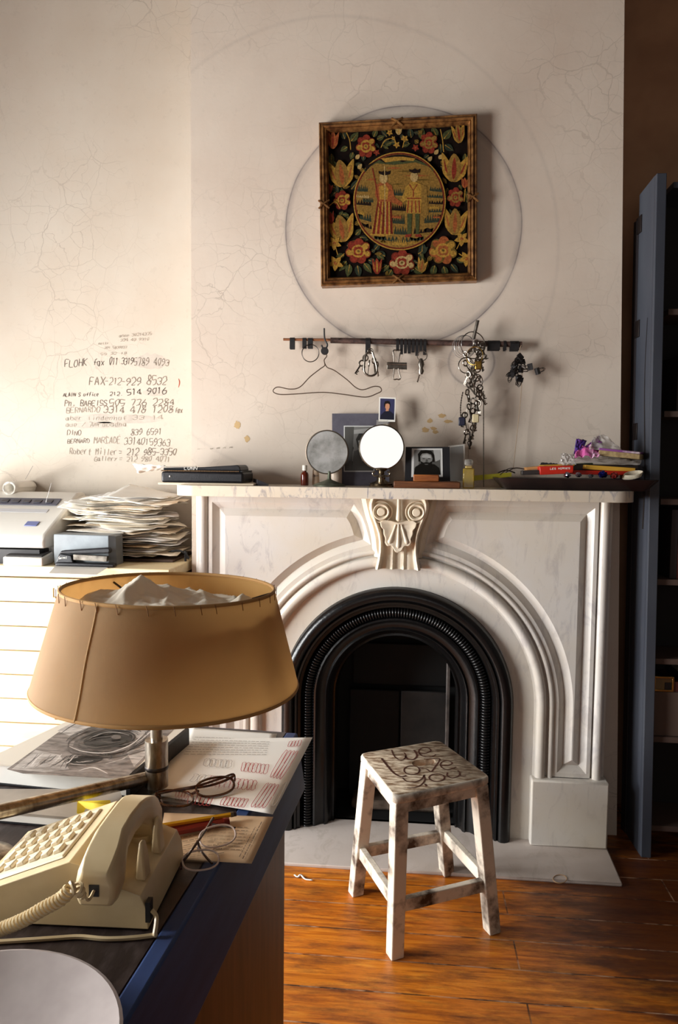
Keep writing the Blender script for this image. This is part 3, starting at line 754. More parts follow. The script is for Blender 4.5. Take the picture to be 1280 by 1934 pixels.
for x, y, L, W, a in [(300, 300, 70, 16, .9), (310, 270, 60, 14, 1.6), (372, 205, 50, 15, -1.9), (400, 215, 56, 17, -.9), (385, 240, 40, 14, 2.6), (410, 265, 36, 12, 1.9), (505, 195, 44, 13, -1.2), (520, 205, 40, 13, -.4), (500, 225, 38, 12, .5), (680, 200, 52, 15, -1.7), (725, 205, 56, 16, -1.4),
    (800, 195, 56, 17, -2.0), (830, 205, 60, 18, -.9), (835, 230, 52, 16, .6), (815, 225, 44, 14, 1.5), (300, 420, 80, 17, .4), (330, 460, 60, 14, -1.2), (400, 440, 66, 15, -.9), (300, 540, 90, 16, .9), (320, 660, 50, 14, -2.2), (420, 650, 40, 14, -.8), (440, 660, 44, 13, .3),
    (930, 270, 70, 15, 1.5), (925, 440, 80, 15, 1.2), (850, 430, 56, 13, 1.9), (840, 540, 60, 15, 1.9), (930, 600, 66, 15, 2.0), (380, 770, 60, 17, 2.2), (395, 785, 62, 17, 1.75), (430, 790, 58, 17, 1.4), (460, 780, 60, 16, .9), (480, 765, 48, 15, .4), (370, 745, 42, 14, 3.0),
    (570, 790, 60, 20, 2.6), (590, 810, 50, 18, 2.1), (690, 800, 52, 18, .6), (700, 780, 48, 16, .1), (560, 750, 44, 16, -2.6), (710, 740, 60, 17, -.6), (730, 730, 48, 17, -1.5), (720, 750, 50, 16, .9), (760, 780, 52, 16, 2.3), (790, 790, 58, 16, 1.8), (830, 795, 56, 16, 1.3), (865, 785, 54, 15, .9), (890, 760, 44, 14, .4), (510, 720, 40, 14, -.9), (520, 740, 44, 14, .6), (505, 760, 36, 12, 1.6),
    (545, 225, 40, 9, -.5), (575, 250, 36, 8, -2.6), (640, 240, 40, 9, -.4), (670, 225, 34, 8, -2.5), (560, 185, 24, 8, -1.8)]:
    leaf(x, y, L, W, a, OLIVE if lr.random() < .62 else DGRN)
for k in range(70):
    a = lr.uniform(0, 2*PI); rr_ = lr.uniform(1.1, 1.5); x = MC0[0]+208*rr_*math.cos(a); y = MC0[1]+222*rr_*math.sin(a)
    if 292 < x < 945 and 150 < y < 820: leaf(x, y, lr.uniform(24, 44), lr.uniform(8, 13), lr.uniform(0, 6.28), lr.choice((OLIVE, DGRN, DGRN, BRN)))
for x, y in ((500, 330), (445, 335), (800, 268), (770, 300), (435, 290), (820, 290)): leaf(x-12, y+10, 30, 10, -.9, CREAM, True)
rose(470, 240, 46, RED, GOLD, 58); rose(762, 225, 42, RED, OCH, 56); rose(435, 727, 58, RED, GOLD); rose(637, 780, 58, RED, CREAM); rose(828, 724, 64, RUST, GOLD); rose(360, 492, 40, RED, GOLD, 48); rose(885, 478, 38, RED, OCH, 50)
tulip(358, 368, 112, 128, -.1); tulip(358, 622, 112, 128, -.15); tulip(880, 342, 116, 132, .1, GOLD, RED); tulip(884, 592, 100, 124, .1); tulip(318, 212, 48, 84, .1, RUST, RED); tulip(900, 182, 56, 92, -.2, GOLD, RED); tulip(522, 798, 42, 74, 0, RED, GOLD); tulip(730, 795, 42, 66, .3, GOLD, RUST); tulip(310, 575, 26, 56, -.3, RED, DRED); tulip(302, 440, 24, 48, .2, RED, DRED); tulip(928, 412, 30, 50, .1, RUST, RED); tulip(622, 172, 28, 36, 0, CREAM, GOLD)
for x, y, r in ((580, 180, 16), (650, 208, 18), (613, 236, 17), (597, 206, 11)): star(x, y, r, GOLD)
for x, y, r in ((325, 692, 34), (330, 784, 38), (914, 672, 36), (936, 764, 38), (520, 272, 16), (700, 250, 18)): star(x, y, r, GOLD if r > 20 else RED)
def stroke(P, w, mi):
    lay[0] += 1; nd.ribbon([tp(x, y)+Vector((0, -.00002*lay[0]-.0004, 0)) for x, y in P], w/2.46/560, NW, mi)
for P in ([(540, 250), (560, 215), (597, 206)], [(600, 206), (613, 236)], [(640, 250), (650, 208)], [(300, 520), (330, 500), (350, 530)], [(340, 745), (325, 692)], [(330, 784), (370, 740)], [(914, 672), (890, 720)], [(936, 764), (900, 740)], [(930, 440), (925, 500)], [(400, 260), (395, 215), (380, 180)], [(830, 270), (825, 215), (815, 165)]):
    stroke([(p.x, p.y) for p in cat_rom([Vector((*q, 0)) for q in P], 4)], 4, GOLD)
# medallion
MC, MRX, MRY = (626, 497), 208, 222
el(*MC, MRX+6, MRY+6, GOLD, 0, 64); el(*MC, MRX+1, MRY+1, DRED, 0, 64); el(*MC, MRX-6, MRY-6, OCH, 0, 64)
def inm(P): 
    out = []
    for x, y in P:
        d = math.hypot((x-MC[0])/(MRX-7), (y-MC[1])/(MRY-7))
        out.append((x, y) if d <= 1 else (MC[0]+(x-MC[0])/d, MC[1]+(y-MC[1])/d))
    return out
def mshape(P, mi): shape(inm(P), mi)
top = [(MC[0]+(MRX-7)*math.cos(a), MC[1]-(MRY-7)*math.sin(a)) for a in [math.radians(38+104*k/20) for k in range(21)]]
shape(top+[(460, 350), (520, 322), (600, 330), (700, 318), (780, 345)], OLIVE)
shape(top+[(470, 335), (530, 305), (560, 322), (600, 300), (640, 318), (690, 302), (740, 322), (770, 345)], INK)
shape([(540, 300), (580, 296), (600, 292), (640, 292), (700, 300), (690, 312), (640, 308), (590, 314), (560, 318)], GOLD)
for y, x0, x1, mi in ((345, 560, 640, RUST), (360, 600, 720, BRN), (380, 640, 770, RUST), (398, 470, 520, RUST), (400, 680, 790, BRN), (420, 590, 650, BRN)):
    mshape([(x0, y), ((x0+x1)/2, y-6), (x1, y), ((x0+x1)/2, y+4)], mi)
def tuft(x, y, w, h, mi, n=7):
    P = [(x-w/2, y)]
    for k in range(n): P += [(x-w/2+w*(k+.5)/n, y-h*(.6+.4*lr.random())), (x-w/2+w*(k+1)/n, y-h*.15)]
    mshape(P+[(x+w/2, y+4)], mi)
for a in ((450, 450, 60, 34, DGRN), (450, 515, 90, 36, INK), (480, 500, 50, 26, DGRN), (620, 470, 60, 36, DGRN), (800, 450, 70, 26, DGRN), (790, 480, 80, 16, DGRN), (800, 510, 80, 18, INK), (800, 550, 80, 22, DGRN), (455, 590, 80, 44, DGRN), (470, 630, 80, 40, INK), (620, 600, 60, 44, DGRN), (630, 650, 80, 40, DGRN), (780, 600, 80, 50, DGRN), (740, 650, 100, 36, INK), (560, 685, 120, 30, DGRN), (690, 690, 110, 30, DGRN), (625, 540, 70, 40, INK)): tuft(*a)
for a in ((440, 560, 50, 24, GOLD), (625, 700, 70, 36, GOLD), (690, 698, 50, 26, GOLD), (560, 700, 50, 24, GOLD), (455, 480, 60, 16, CREAM), (780, 530, 60, 14, GOLD), (800, 576, 40, 18, RUST), (610, 575, 50, 20, RUST)): tuft(*a)
# two standing figures in old dress
mshape([(530, 450), (575, 450), (585, 520), (600, 650), (560, 660), (490, 655), (515, 560), (522, 500)], GOLD)
for k in range(5): mshape([(528+k*13, 470), (534+k*13, 470), (512+k*21, 650), (500+k*21, 650)], RED if k % 2 else DRED)
mshape([(518, 420), (560, 405), (590, 425), (604, 480), (640, 505), (635, 522), (600, 508), (580, 500), (530, 500), (512, 470)], RUST)
mshape([(530, 430), (560, 420), (575, 445), (570, 490), (535, 490)], GOLD)
el(552, 392, 19, 25, CREAM); shape([(530, 370), (528, 358), (545, 362), (556, 354), (568, 362), (586, 356), (582, 374), (555, 380)], INK)
stroke([(500, 345), (520, 440), (530, 520), (545, 560)], 5, RED); stroke([(557, 335), (558, 500), (562, 620)], 4, CREAM)
mshape([(655, 430), (690, 405), (725, 420), (735, 470), (728, 500), (725, 555), (655, 555), (660, 490), (640, 505), (634, 490), (645, 460)], GOLD)
mshape([(725, 420), (752, 430), (760, 560), (735, 590), (728, 500)], OCH)
for P in ([(672, 420), (690, 450), (708, 420)], [(690, 450), (690, 480)], [(660, 485), (725, 485)], [(668, 495), (662, 552)], [(684, 495), (682, 552)], [(700, 495), (702, 552)], [(716, 495), (720, 552)]): stroke(P, 5, RED)
mshape([(662, 556), (684, 556), (680, 650), (662, 655)], OLIVE); mshape([(698, 556), (718, 556), (716, 650), (702, 655)], OLIVE)
mshape([(655, 652), (682, 650), (678, 664), (650, 664)], RED); mshape([(698, 652), (722, 650), (730, 664), (700, 664)], RED)
el(694, 386, 18, 24, CREAM); shape([(672, 362), (670, 350), (685, 354), (696, 346), (708, 354), (722, 348), (720, 366), (695, 370)], INK)
nd.build('needlework', TM, pic, smooth=0, fixn=False)

# ================================================================ ROD AND WHAT HANGS FROM IT
wood_lt = M('bare_stick', (150, 96, 58), 0.6, c2=(120, 70, 40), scale=30, stretch=(.2, 4, 4))
rust_bar = M('rusty_bar', (46, 33, 30), 0.6, 0.1, c2=(88, 64, 56), scale=60, bump=0.4)
blk = M('black_rubber', (24, 22, 23), 0.5, c2=(38, 34, 34), scale=50)
steel = M('steel', (150, 142, 132), 0.34, 1.0, c2=(92, 84, 76), scale=40)
dsteel = M('dark_steel', (84, 76, 70), 0.35, 0.9, c2=(50, 44, 42), scale=40)
brass = M('brass', (176, 140, 66), 0.3, 1.0, c2=(130, 98, 48), scale=50)
wire = M('brown_wire', (98, 78, 64), 0.4, 0.7)
RY = -.032
def rw(px, py, dy=0): return at(px, py, 'y', RY+dy)
rod = thing('hanging_rod', 'thin rusty rod with a bare wooden left end, fixed across the chimney breast', 'rod', rw(760, 644))
MB().tube([rw(535, 641), rw(627, 642)], .0045, 10).build('stick', wood_lt, rod)
def rz(px): return rw(px, 641+(px-535)*.0215)
MB().tube([rz(624), rz(985)], .0095, 14).build('bar', rust_bar, rod)
for px in (640, 860, 972): MB().tube([rz(px)+Vector((0, .034, .004)), rz(px)+Vector((0, .0, .004)), rz(px)+Vector((0, -.013, .004))], .003, 6).build('nail', dsteel, rod)
def strap(px, y0, y1, wpx, lab, grp, cat='strap'):
    m = MB(); hw = wpx/2/548; c = rz(px); r = .0105 if px > 624 else .006; L = (y1-y0)/548
    pts = [Vector((0, r, -L)), Vector((0, r, 0))]+[Vector((0, r*math.cos(a), r*math.sin(a))) for a in (PI/4, PI/2, 3*PI/4)]+[Vector((0, -r, 0)), Vector((0, -r-.001, -L))]
    for s in (1.0,):
        P = [c+q+X*e for q in pts for e in (-hw, hw)]
        m.add(P, [(2*i, 2*i+1, 2*i+3, 2*i+2) for i in range(len(pts)-1)])
    return tag(m.build('rubber_strap' if cat == 'strap' else 'elastic_loop', blk, smooth=0, solid=.002, fixn=False), lab, cat, grp)
strap(552, 642, 660, 9, 'short black strap folded over the tip of the wooden stick end', 'black straps on the stick')
strap(575, 642, 658, 7, 'short black strap on the stick, left one of the close pair', 'black straps on the stick')
strap(586, 642, 658, 9, 'short black strap on the stick, right one of the close pair', 'black straps on the stick')
strap(695, 642, 665, 9, 'black strap on the rusty rod carrying the steel snap hook', 'black straps on the rod')
for k in range(8): strap(751+k*7.3, 644, 660+2*(k % 3)+(4 if k % 2 else 0), 5.6, 'narrow black loop in the row of eight on the rusty rod', 'row of black loops on the rod', 'loop')
for px, wd, lab in ((932, 22, 'wide black wrap on the rod beside the key bunch'), (953, 5, 'narrow dark loop on the rod near its far end'), (971, 16, 'black wrap at the far end of the rod beside the clips')): strap(px, 648, 660, wd, lab, 'black wraps on the rod')
def ring(name, px, py, rpx, th, mat, lab, cat, dy=-.012, tilt=0, n=36, grp=None):
    c = rw(px, py, dy); u = X*math.cos(tilt)+Y*math.sin(tilt)
    return tag(MB().tube(circ(c, rpx/548, u, Z, n), th, 8, True).build(name, mat), lab, cat, grp)
ring('key_ring', 586, 667, 16, .0016, dsteel, 'empty thin wire ring hanging under the wooden stick', 'ring')
hk = thing('coat_hook', 'small black iron hook and pulley over the stick, holding the wire hanger', 'hook', rw(612, 645))
MB().tube(cat_rom([rw(612, 620, -.012), rw(613, 640, -.014), rw(618, 652, -.016), rw(612, 660, -.014), rw(607, 652, -.012)], 5), .0028, 8).build('hook_shank', blk, hk)
MB().lathe([(0, -.005), (.012, -.005), (.013, -.003), (.010, 0), (.013, .003), (.012, .005), (0, .005)], 20, Matrix.Translation(rw(613, 663, -.014)) @ Matrix.Rotation(PI/2, 4, 'X')).build('pulley', blk, hk)
hg = [(612, 664), (617, 672), (612, 680), (613, 690), (604, 697), (585, 712), (566, 731), (548, 735), (526, 731), (517, 735), (517, 741), (530, 745), (560, 744), (610, 741), (650, 745), (690, 750), (712, 743), (720, 738), (717, 731), (705, 730), (686, 736), (672, 732), (655, 717), (632, 700), (618, 694), (613, 686)]
tag(MB().tube(cat_rom([rw(a, b, -.014) for a, b in hg], 5), .0017, 6).build('wire_hanger', wire), 'bent wire coat hanger hanging from the small black hook', 'coat hanger')
sn = thing('snap_hook', 'steel oval snap hook hanging from the rusty rod', 'snap hook', rw(699, 660))
MB().tube(cat_rom([rw(a, b, -.018) for a, b in ((697, 664), (690, 672), (687, 695), (690, 706), (700, 710), (710, 705), (711, 692), (705, 672), (702, 664))], 5, True), .0038, 8, True).build('hook_body', steel, sn)
MB().tube(circ(rw(699, 663, -.018), .008, X, Z, 20), .0022, 8, True).build('eye', steel, sn)

key_proto = thing('door_key', 'key on the tangled bunch hanging from the rod', 'key', (0, 0, 0), 0, 'keys on the hanging bunch')
MB().tube(circ((0, 0, 0), .0085, X, Z, 16, .0095), .0026, 6, True).build('bow', steel, key_proto)
kb_ = MB().lohi((-.0025, -.0012, -.042), (.0025, .0012, -.009))
for z, l in ((-.040, .006), (-.034, .004), (-.029, .0055)): kb_.lohi((.002, -.001, z-.0018), (.002+l, .001, z+.0018))
kb_.build('blade', steel, key_proto)
def rot3(o, rx, ry, rz_): o.rotation_euler = (rx, ry, rz_)
kr = random.Random(5); first = True
def put_key(proto, px, py, lab=None, grp=None):
    global first
    loc = rw(px, py, -.02-kr.uniform(0, .03))
    if first: o = proto; o.location = loc; first = False
    else: o = dup(proto, loc, 0, lab, grp)
    rot3(o, kr.uniform(-.5, .5), kr.uniform(-.7, .7), kr.uniform(-1.4, 1.4)); return o
for k in range(30):
    t = k/29; put_key(key_proto, 893+kr.uniform(-20, 22)*(1-.55*t), 648+t*122)
for k in range(7): put_key(key_proto, 886+kr.uniform(-9, 14), 768+k*8)
for k, (px, py, col, lab) in enumerate(((898, 790, 'tag_cream', 'cream plastic tag hanging low in the key bunch'), (872, 796, 'tag_blue', 'dark blue clip hanging at the left of the key bunch'), (903, 690, 'tag_brass', 'brass padlock body among the hanging keys'))):
    c = rw(px, py, -.055); mm = {'tag_cream': M('cream_plastic', (206, 190, 150), .4), 'tag_blue': M('blue_black', (34, 36, 58), .35), 'tag_brass': brass}[col]
    tag(MB().lohi(c-Vector((.011, .003, .014)), c+Vector((.011, .003, .014))).build('key_tag', mm, bevel=.003), lab, 'tag')
ring('split_ring', 893, 652, 24, .0018, steel, 'large steel split ring at the head of the key bunch', 'ring', -.03, .4)
ring('split_ring', 880, 690, 14, .0018, steel, 'steel split ring at the left side of the key bunch', 'ring', -.045, .2)
ring('split_ring', 896, 672, 16, .0016, brass, 'brass split ring near the head of the key bunch', 'ring', -.05, -.5)
ring('split_ring', 902, 720, 12, .0016, steel, 'small steel split ring halfway down the key bunch', 'ring', -.055, .7)
wc = MB()
for k in range(5): wc.tube(circ(rw(876+k*1.5, 655-k, -.026-.003*k), (21-k*1.2)/548, X*math.cos(.2*k)+Y*math.sin(.2*k), Z, 30), .0008, 5, True)
tag(wc.build('wire_coil', M('pale_wire', (176, 172, 170), .25, .6)), 'loose coil of thin pale wire behind the key bunch', 'wire')
tag(MB().tube([rw(894, 640, -.026), rw(902, 605, -.030)], .0058, 14).build('steel_pin', steel), 'short upright steel pin sticking up above the key bunch', 'pin')
fin = MB().lathe([(.0005, -.03), (.004, -.026), (.002, -.022), (.007, -.014), (.008, -.006), (.004, 0), (.006, .004), (.003, .012), (.002, .03)], 14, Matrix.Translation(rw(887, 832, -.04)))
tag(fin.build('finial', dsteel), 'dark turned metal finial dangling at the foot of the key bunch', 'finial')
for k, (a, b) in enumerate((((874, 740), (872, 800)), ((905, 740), (897, 800)), ((878, 780), (888, 826)), ((899, 790), (889, 826)))):
    pa, pb = rw(*a, -.04), rw(*b, -.04); n = 26; m = MB()
    pts = [pa+(pb-pa)*i/n+X*.006*math.sin(PI*i/n)*(1 if k % 2 else -1) for i in range(n+1)]
    m.tube(pts, lambda t: .0011+.0012*abs(math.sin(t*n*PI/2)), 6)
    tag(m.build('key_chain', dsteel), ('dark chain at the left edge of the key bunch', 'dark chain at the right edge of the key bunch', 'chain joining the key bunch to the turned finial, left strand', 'chain joining the key bunch to the turned finial, right strand')[k], 'chain')
bc = MB(); a, b = rw(913, 738, -.05), at(913, 917, 'y', RY-.05); n = 64
b.z = SHZ+.003
bc.tube([a+(b-a)*i/(n*6) for i in range(n*6+1)], lambda t: .0008+.0013*abs(math.sin(t*n*PI)), 6)
tag(bc.build('bead_chain', M('chain_grey', (96, 88, 78), .35, .8)), 'long bead chain hanging from the keys down to the mantel shelf', 'chain')

bd = thing('bulldog_clip', 'chrome bulldog clip hanging under the row of black loops', 'clip', rw(749, 712))
MB().tube([rw(731, 687, -.016), rw(768, 688, -.016)], .0055, 12).build('clip_spring', steel, bd)
q0, q1 = rw(731, 687, -.016), rw(768, 688, -.016)
MB().slab([q0+Z*.004, q1+Z*.004, q1+Vector((.001, -.002, -.018)), q0+Vector((-.001, -.002, -.018))], (0, -.003, 0)).build('clip_jaw', steel, bd, bevel=.001)
for ys, ye in ((684, 661), (696, 717)):
    pts = [(744, ys), (743, (ys+ye)/2), (742, ye+(3 if ye < ys else -3)), (745, ye), (749, ye+(1 if ye < ys else -1)), (753, ye), (756, ye+(3 if ye < ys else -3)), (754, (ys+ye)/2), (752, ys)]
    MB().tube(cat_rom([rw(x, y, -.02) for x, y in pts], 4), .0022, 8).build('clip_handle', steel, bd)
kf = thing('key_fob', 'small silver fob and broken chain hanging beside the bulldog clip', 'key fob', rw(796, 720))
MB().tube(circ(rw(797, 672, -.016), .0165, X, Z, 24), .0014, 6, True).build('fob_ring', steel, kf)
MB().loft([circ(rw(795, 677+k*6, -.018), r, X, Y, 12, r*.6) for k, r in enumerate((.004, .009, .011, .006, .010, .005))]).build('fob_body', steel, kf)
MB().tube([rw(792, 708, -.018)+(rw(788, 722, -.018)-rw(792, 708, -.018))*i/20 for i in range(21)], lambda t: .001+.002*abs(math.sin(t*5*PI)), 6).build('fob_chain', steel, kf)
for k, (px, py, a) in enumerate(((690, 690, .3), (683, 700, .7), (706, 695, -.3), (712, 703, -.6), (697, 700, .05))):
    o = dup(key_proto, rw(px, py-14, -.010), 0, 'dark key behind the steel snap hook', 'keys behind the snap hook'); o.rotation_euler = (0.1, a*.8, .4*k)
# binder clips
cp = thing('binder_clip', 'black binder clip in the cluster at the far end of the rod', 'clip', (0, 0, 0), 0, 'binder clips at the rod end')
MB().loft([[Vector((x, -.007, 0)), Vector((x, .007, 0)), Vector((x, .0012, -.016)), Vector((x, -.0012, -.016))] for x in (-.011, .011)]).build('clip_body', blk, cp, smooth=0, bevel=.001)
for s in (1, -1): MB().tube([Vector((-.006, s*.0015, -.016)), Vector((-.005, s*.003, -.030)), Vector((0, s*.004, -.036)), Vector((.005, s*.003, -.030)), Vector((.006, s*.0015, -.016))], .0012, 6).build('clip_handle', dsteel, cp)
for k in range(11):
    loc = rw(978+kr.uniform(-13, 13), 672+k*4.2, -.012-kr.uniform(0, .02))
    if k == 0: cp.location = loc; o = cp
    else: o = dup(cp, loc)
    o.rotation_euler = (kr.uniform(-.8, .8), kr.uniform(-1.5, 1.5), kr.uniform(-1, 1))
for px, py, a in ((1005, 692, 1.35), (1012, 702, -1.9)):
    o = dup(cp, rw(px, py, -.02), 0, 'binder clip with steel lips sticking out sideways from the cluster, %s one' % ('upper' if a > 0 else 'lower'), 'binder clips at the rod end'); o.rotation_euler = (.2, a, .3)
tag(MB().tube(cat_rom([rw(984, 652, -.014), rw(980, 668, -.016), rw(985, 690, -.01), rw(984, 740, -.004), rw(978, 800, .0), rw(969, 885, -.002)], 6), .0012, 5).build('string', M('string', (170, 146, 120), .8)), 'long thin string hanging from the rod end to the tray', 'string')

# ================================================================ ON THE MANTEL SHELF
paper = M('white_paper', (246, 242, 234), 0.75, c2=(240, 234, 224), scale=6)
black = M('black_leatherette', (22, 21, 24), 0.45, c2=(34, 32, 36), scale=80, bump=0.25, bscale=300)
board = M('cream_board', (214, 196, 170), 0.7)
mirrorglass = M('mirror_glass', (240, 240, 238), 0.015, 1.0)
oldglass = M('tarnished_mirror', (200, 198, 194), 0.25, 0.5, c2=(120, 118, 112), scale=16, detail=6, lo=.40, hi=.72)
silver = M('tarnished_silver', (196, 184, 164), 0.25, 1.0, c2=(110, 96, 80), scale=60)
def sh_(px, y): 
    """point on the mantel shelf: photo column px, depth y"""
    p = at(px, 915, 'y', y); return Vector((p.x, y, SHZ))
def hp(dpx, y): return dpx*(2.6+y)/1410

tag(MB().lohi(sh_(298, -.215), sh_(500, -.03)+Z*.007).build('drawing_board', board, bevel=.002), 'thin cream board lying under the black portfolio', 'board')
pf = thing('portfolio_case', 'black zipped portfolio case lying on a thin board at the left of the mantel', 'portfolio', sh_(395, -.13))
zb = SHZ+.007
a, b = sh_(304, -.205), sh_(478, -.05)
MB().lohi((a.x, a.y, zb), (b.x, b.y, zb+.036)).build('case_body', black, pf, bevel=.007)
zp = MB()
for i in range(58):
    x = a.x+.004+(b.x-a.x-.02)*i/57; zp.box((x, a.y-.0015, zb+.0385), (.0022, .004, .003))
zp.build('zipper', M('old_brass', (150, 118, 84), .4, .8), pf, smooth=0)
MB().lohi((a.x, a.y+.001, zb+.0365), (b.x-.004, b.y, zb+.0405)).build('zipper_tape', black, pf)
MB().lathe([(0, 0), (.003, 0), (.002, .002), (0, .0025)], 10, Matrix.Translation((a.x+.03, a.y-.0002, zb+.02)) @ Matrix.Rotation(PI/2, 4, 'X')).build('stud', paper, pf)
tp_ = MB(); a2, b2 = sh_(308, -.195), sh_(470, -.07)
tp_.slab([(a2.x, 0, zb+.0405), (b2.x, 0, zb+.0405), (b2.x-.004, 0, zb+.055), (b2.x-.012, 0, zb+.060), (b2.x-.03, 0, zb+.058), (a2.x+.13, 0, zb+.051), (a2.x, 0, zb+.048)], (0, .001, 0))
tp_.v = [Vector((p.x, a2.y if i < 7 else b2.y, p.z)) for i, p in enumerate(tp_.v)]
pu = thing('zipped_pouch', 'flat black pouch with a raised end lying on top of the portfolio case', 'pouch', sh_(390, -.13)+Z*.048)
tp_.build('pouch_body', black, pu, smooth=0, bevel=.003)
lt = MB(); hand(lt, 'LUNN', Vector((a2.x+.072, a2.y-.0012, zb+.0425)), Vector((a2.x+.118, a2.y-.0012, zb+.0425)), .009, NW, .0016, rnd=hr, up=Z)
lt.build('lettering', paper, pu, smooth=0, fixn=False)
wedge = MB().slab([sh_(486, -.20), sh_(507, -.19), sh_(507, -.06), sh_(478, -.06)], (0, 0, .020)); wedge.v[4].z -= 0; wedge.v[5].z -= .017; wedge.v[6].z -= .017
tag(wedge.build('slate_wedge', M('dark_slate', (62, 60, 64), .6), smooth=0), 'dark grey wedge leaning against the right end of the portfolio', 'wedge')
def crumple(P00, P10, P11, P01, amp, seed, nu=16, nv=12, fine=6, bulge=0):
    P00, P10, P11, P01 = map(Vector, (P00, P10, P11, P01)); n = (P10-P00).cross(P01-P00).normalized()
    def f(u, v):
        p = P00*(1-u)*(1-v)+P10*u*(1-v)+P11*u*v+P01*(1-u)*v
        q = Vector((u*fine+seed*3.1, v*fine, seed))
        return p+n*(amp*(noise.noise(q)+.5*noise.noise(q*2.3))+bulge*math.sin(PI*u)*math.sin(PI*v))
    return MB().grid(f, nu, nv)
tis = crumple(at(250, 876, 'y', -.20), at(312, 880, 'y', -.20), at(312, 884, 'y', -.12), at(262, 894, 'y', -.14), .006, 3)
tag(tis.build('tissue_paper', paper, solid=.0008, fixn=False), 'crumpled white paper sticking out left past the black portfolio', 'paper')
tag(crumple(sh_(312, -.19)+Z*.0565, sh_(372, -.19)+Z*.0585, sh_(372, -.08)+Z*.0600, sh_(308, -.08)+Z*.0580, .0008, 5).build('white_sheet', paper, solid=.0008, fixn=False), 'white paper lying on top of the flat black pouch', 'paper')

amber = M('amber_glass', (92, 30, 14), 0.1, 0, coat=.5)
bt = thing('amber_bottle', 'small brown medicine bottle with a white cap beside the left round mirror', 'bottle', sh_(575, -.10))
mt = Matrix.Translation(sh_(575, -.10))
MB().lathe([(0, 0), (.0125, 0), (.0135, .002), (.0135, .036), (.011, .043), (.006, .047), (.006, .052), (0, .052)], 20, mt).build('bottle_body', amber, bt)
MB().lathe([(.0085, .050), (.0085, .066), (.008, .068), (0, .068)], 20, mt).build('cap', M('white_plastic', (226, 218, 206), .4), bt)
tb = thing('lotion_tube', 'small skin-coloured tube with printed label half hidden behind the left round mirror', 'tube', sh_(596, -.075))
mt = Matrix.Translation(sh_(596, -.075))
MB().lathe([(0, 0), (.012, 0), (.013, .012), (.0125, .014), (.011, .050), (.006, .062), (0, .062)], 20, mt).build('tube_body', M('beige_plastic', (206, 178, 150), .4), tb)
lb = MB(); hand(lb, 'SKIN', sh_(591, -.0885)+Z*.03, sh_(601, -.0885)+Z*.03, .006, NW, .0012, rnd=hr, up=Z); lb.build('lettering', ink, tb, smooth=0, fixn=False)
mt = Matrix.Translation(sh_(634, -.075))
jr = thing('frosted_bottle', 'frosted beige bottle standing behind the right side of the left round mirror', 'bottle', sh_(634, -.075))
MB().lathe([(0, 0), (.020, 0), (.021, .003), (.021, .072), (.017, .080), (.008, .084), (.008, .095), (0, .095)], 24, mt).build('bottle_body', M('frosted_plastic', (206, 184, 164), .35, sss=0), jr)

def round_mirror(name, label, cx, cy, rx, ry, y, glass, rim, tilt, yaw, base):
    c = at(cx, cy, 'y', y); r = hp((rx+ry)/2, y)
    t = thing(name, label, 'mirror', (c.x, y, SHZ))
    mt = Matrix.Translation(c) @ Matrix.Rotation(yaw, 4, 'Z') @ Matrix.Rotation(PI/2+tilt, 4, 'X')
    MB().lathe([(r*1.0, .006), (r*1.045, .005), (r*1.05, 0), (r*1.04, -.006), (r*.97, -.009), (0, -.011)], 48, mt).build('rim', rim, t, smooth=50)
    MB().lathe([(0, .0035), (r*.99, .0035)], 64, mt).build('glass', glass, t, fixn=False)
    base(t, c, r); return t
grnm = M('verdigris', (108, 112, 92), .5, .4, c2=(76, 78, 66), scale=40)
def base1(t, c, r):
    mt = Matrix.Translation((c.x+.008, c.y, SHZ))
    MB().lathe([(0, 0), (.054, 0), (.054, .003), (.05, .006), (.022, .016), (.008, .022), (.006, .026), (.005, c.z-SHZ-r*.9), (0, c.z-SHZ-r*.9)], 36, mt).build('foot', grnm, t)
def base2(t, c, r):
    mt = Matrix.Translation((c.x, c.y, SHZ)); h = c.z-SHZ-r
    MB().lathe([(0, 0), (.040, 0), (.042, .004), (.036, .008), (.040, .011), (.030, .015), (.022, .018), (.012, .024), (.015, .030), (.009, .034), (.007, .040), (.013, .045), (.009, .049), (.018, max(.052, h-.003)), (.022, h+.004), (0, h+.006)], 36, mt).build('ornate_foot', silver, t)
    for s in (1, -1):
        MB().tube(cat_rom([Vector((c.x+s*.004, c.y, SHZ+.038)), Vector((c.x+s*.022, c.y, SHZ+.036)), Vector((c.x+s*.028, c.y, SHZ+.045)), Vector((c.x+s*.020, c.y, SHZ+.050))], 4), .003, 8).build('scroll_arm', silver, t)
round_mirror('round_mirror', 'round tarnished shaving mirror on a grey-green conical foot', 617.5, 854, 40, 40, -.145, oldglass, M('rusty_rim', (92, 80, 68), .4, .7), .03, -.10, base1)
round_mirror('round_mirror', 'round mirror on an ornate silver foot, its glass filled with white window light', 720.5, 845, 41, 41, -.150, mirrorglass, silver, -.015, .04, base2)

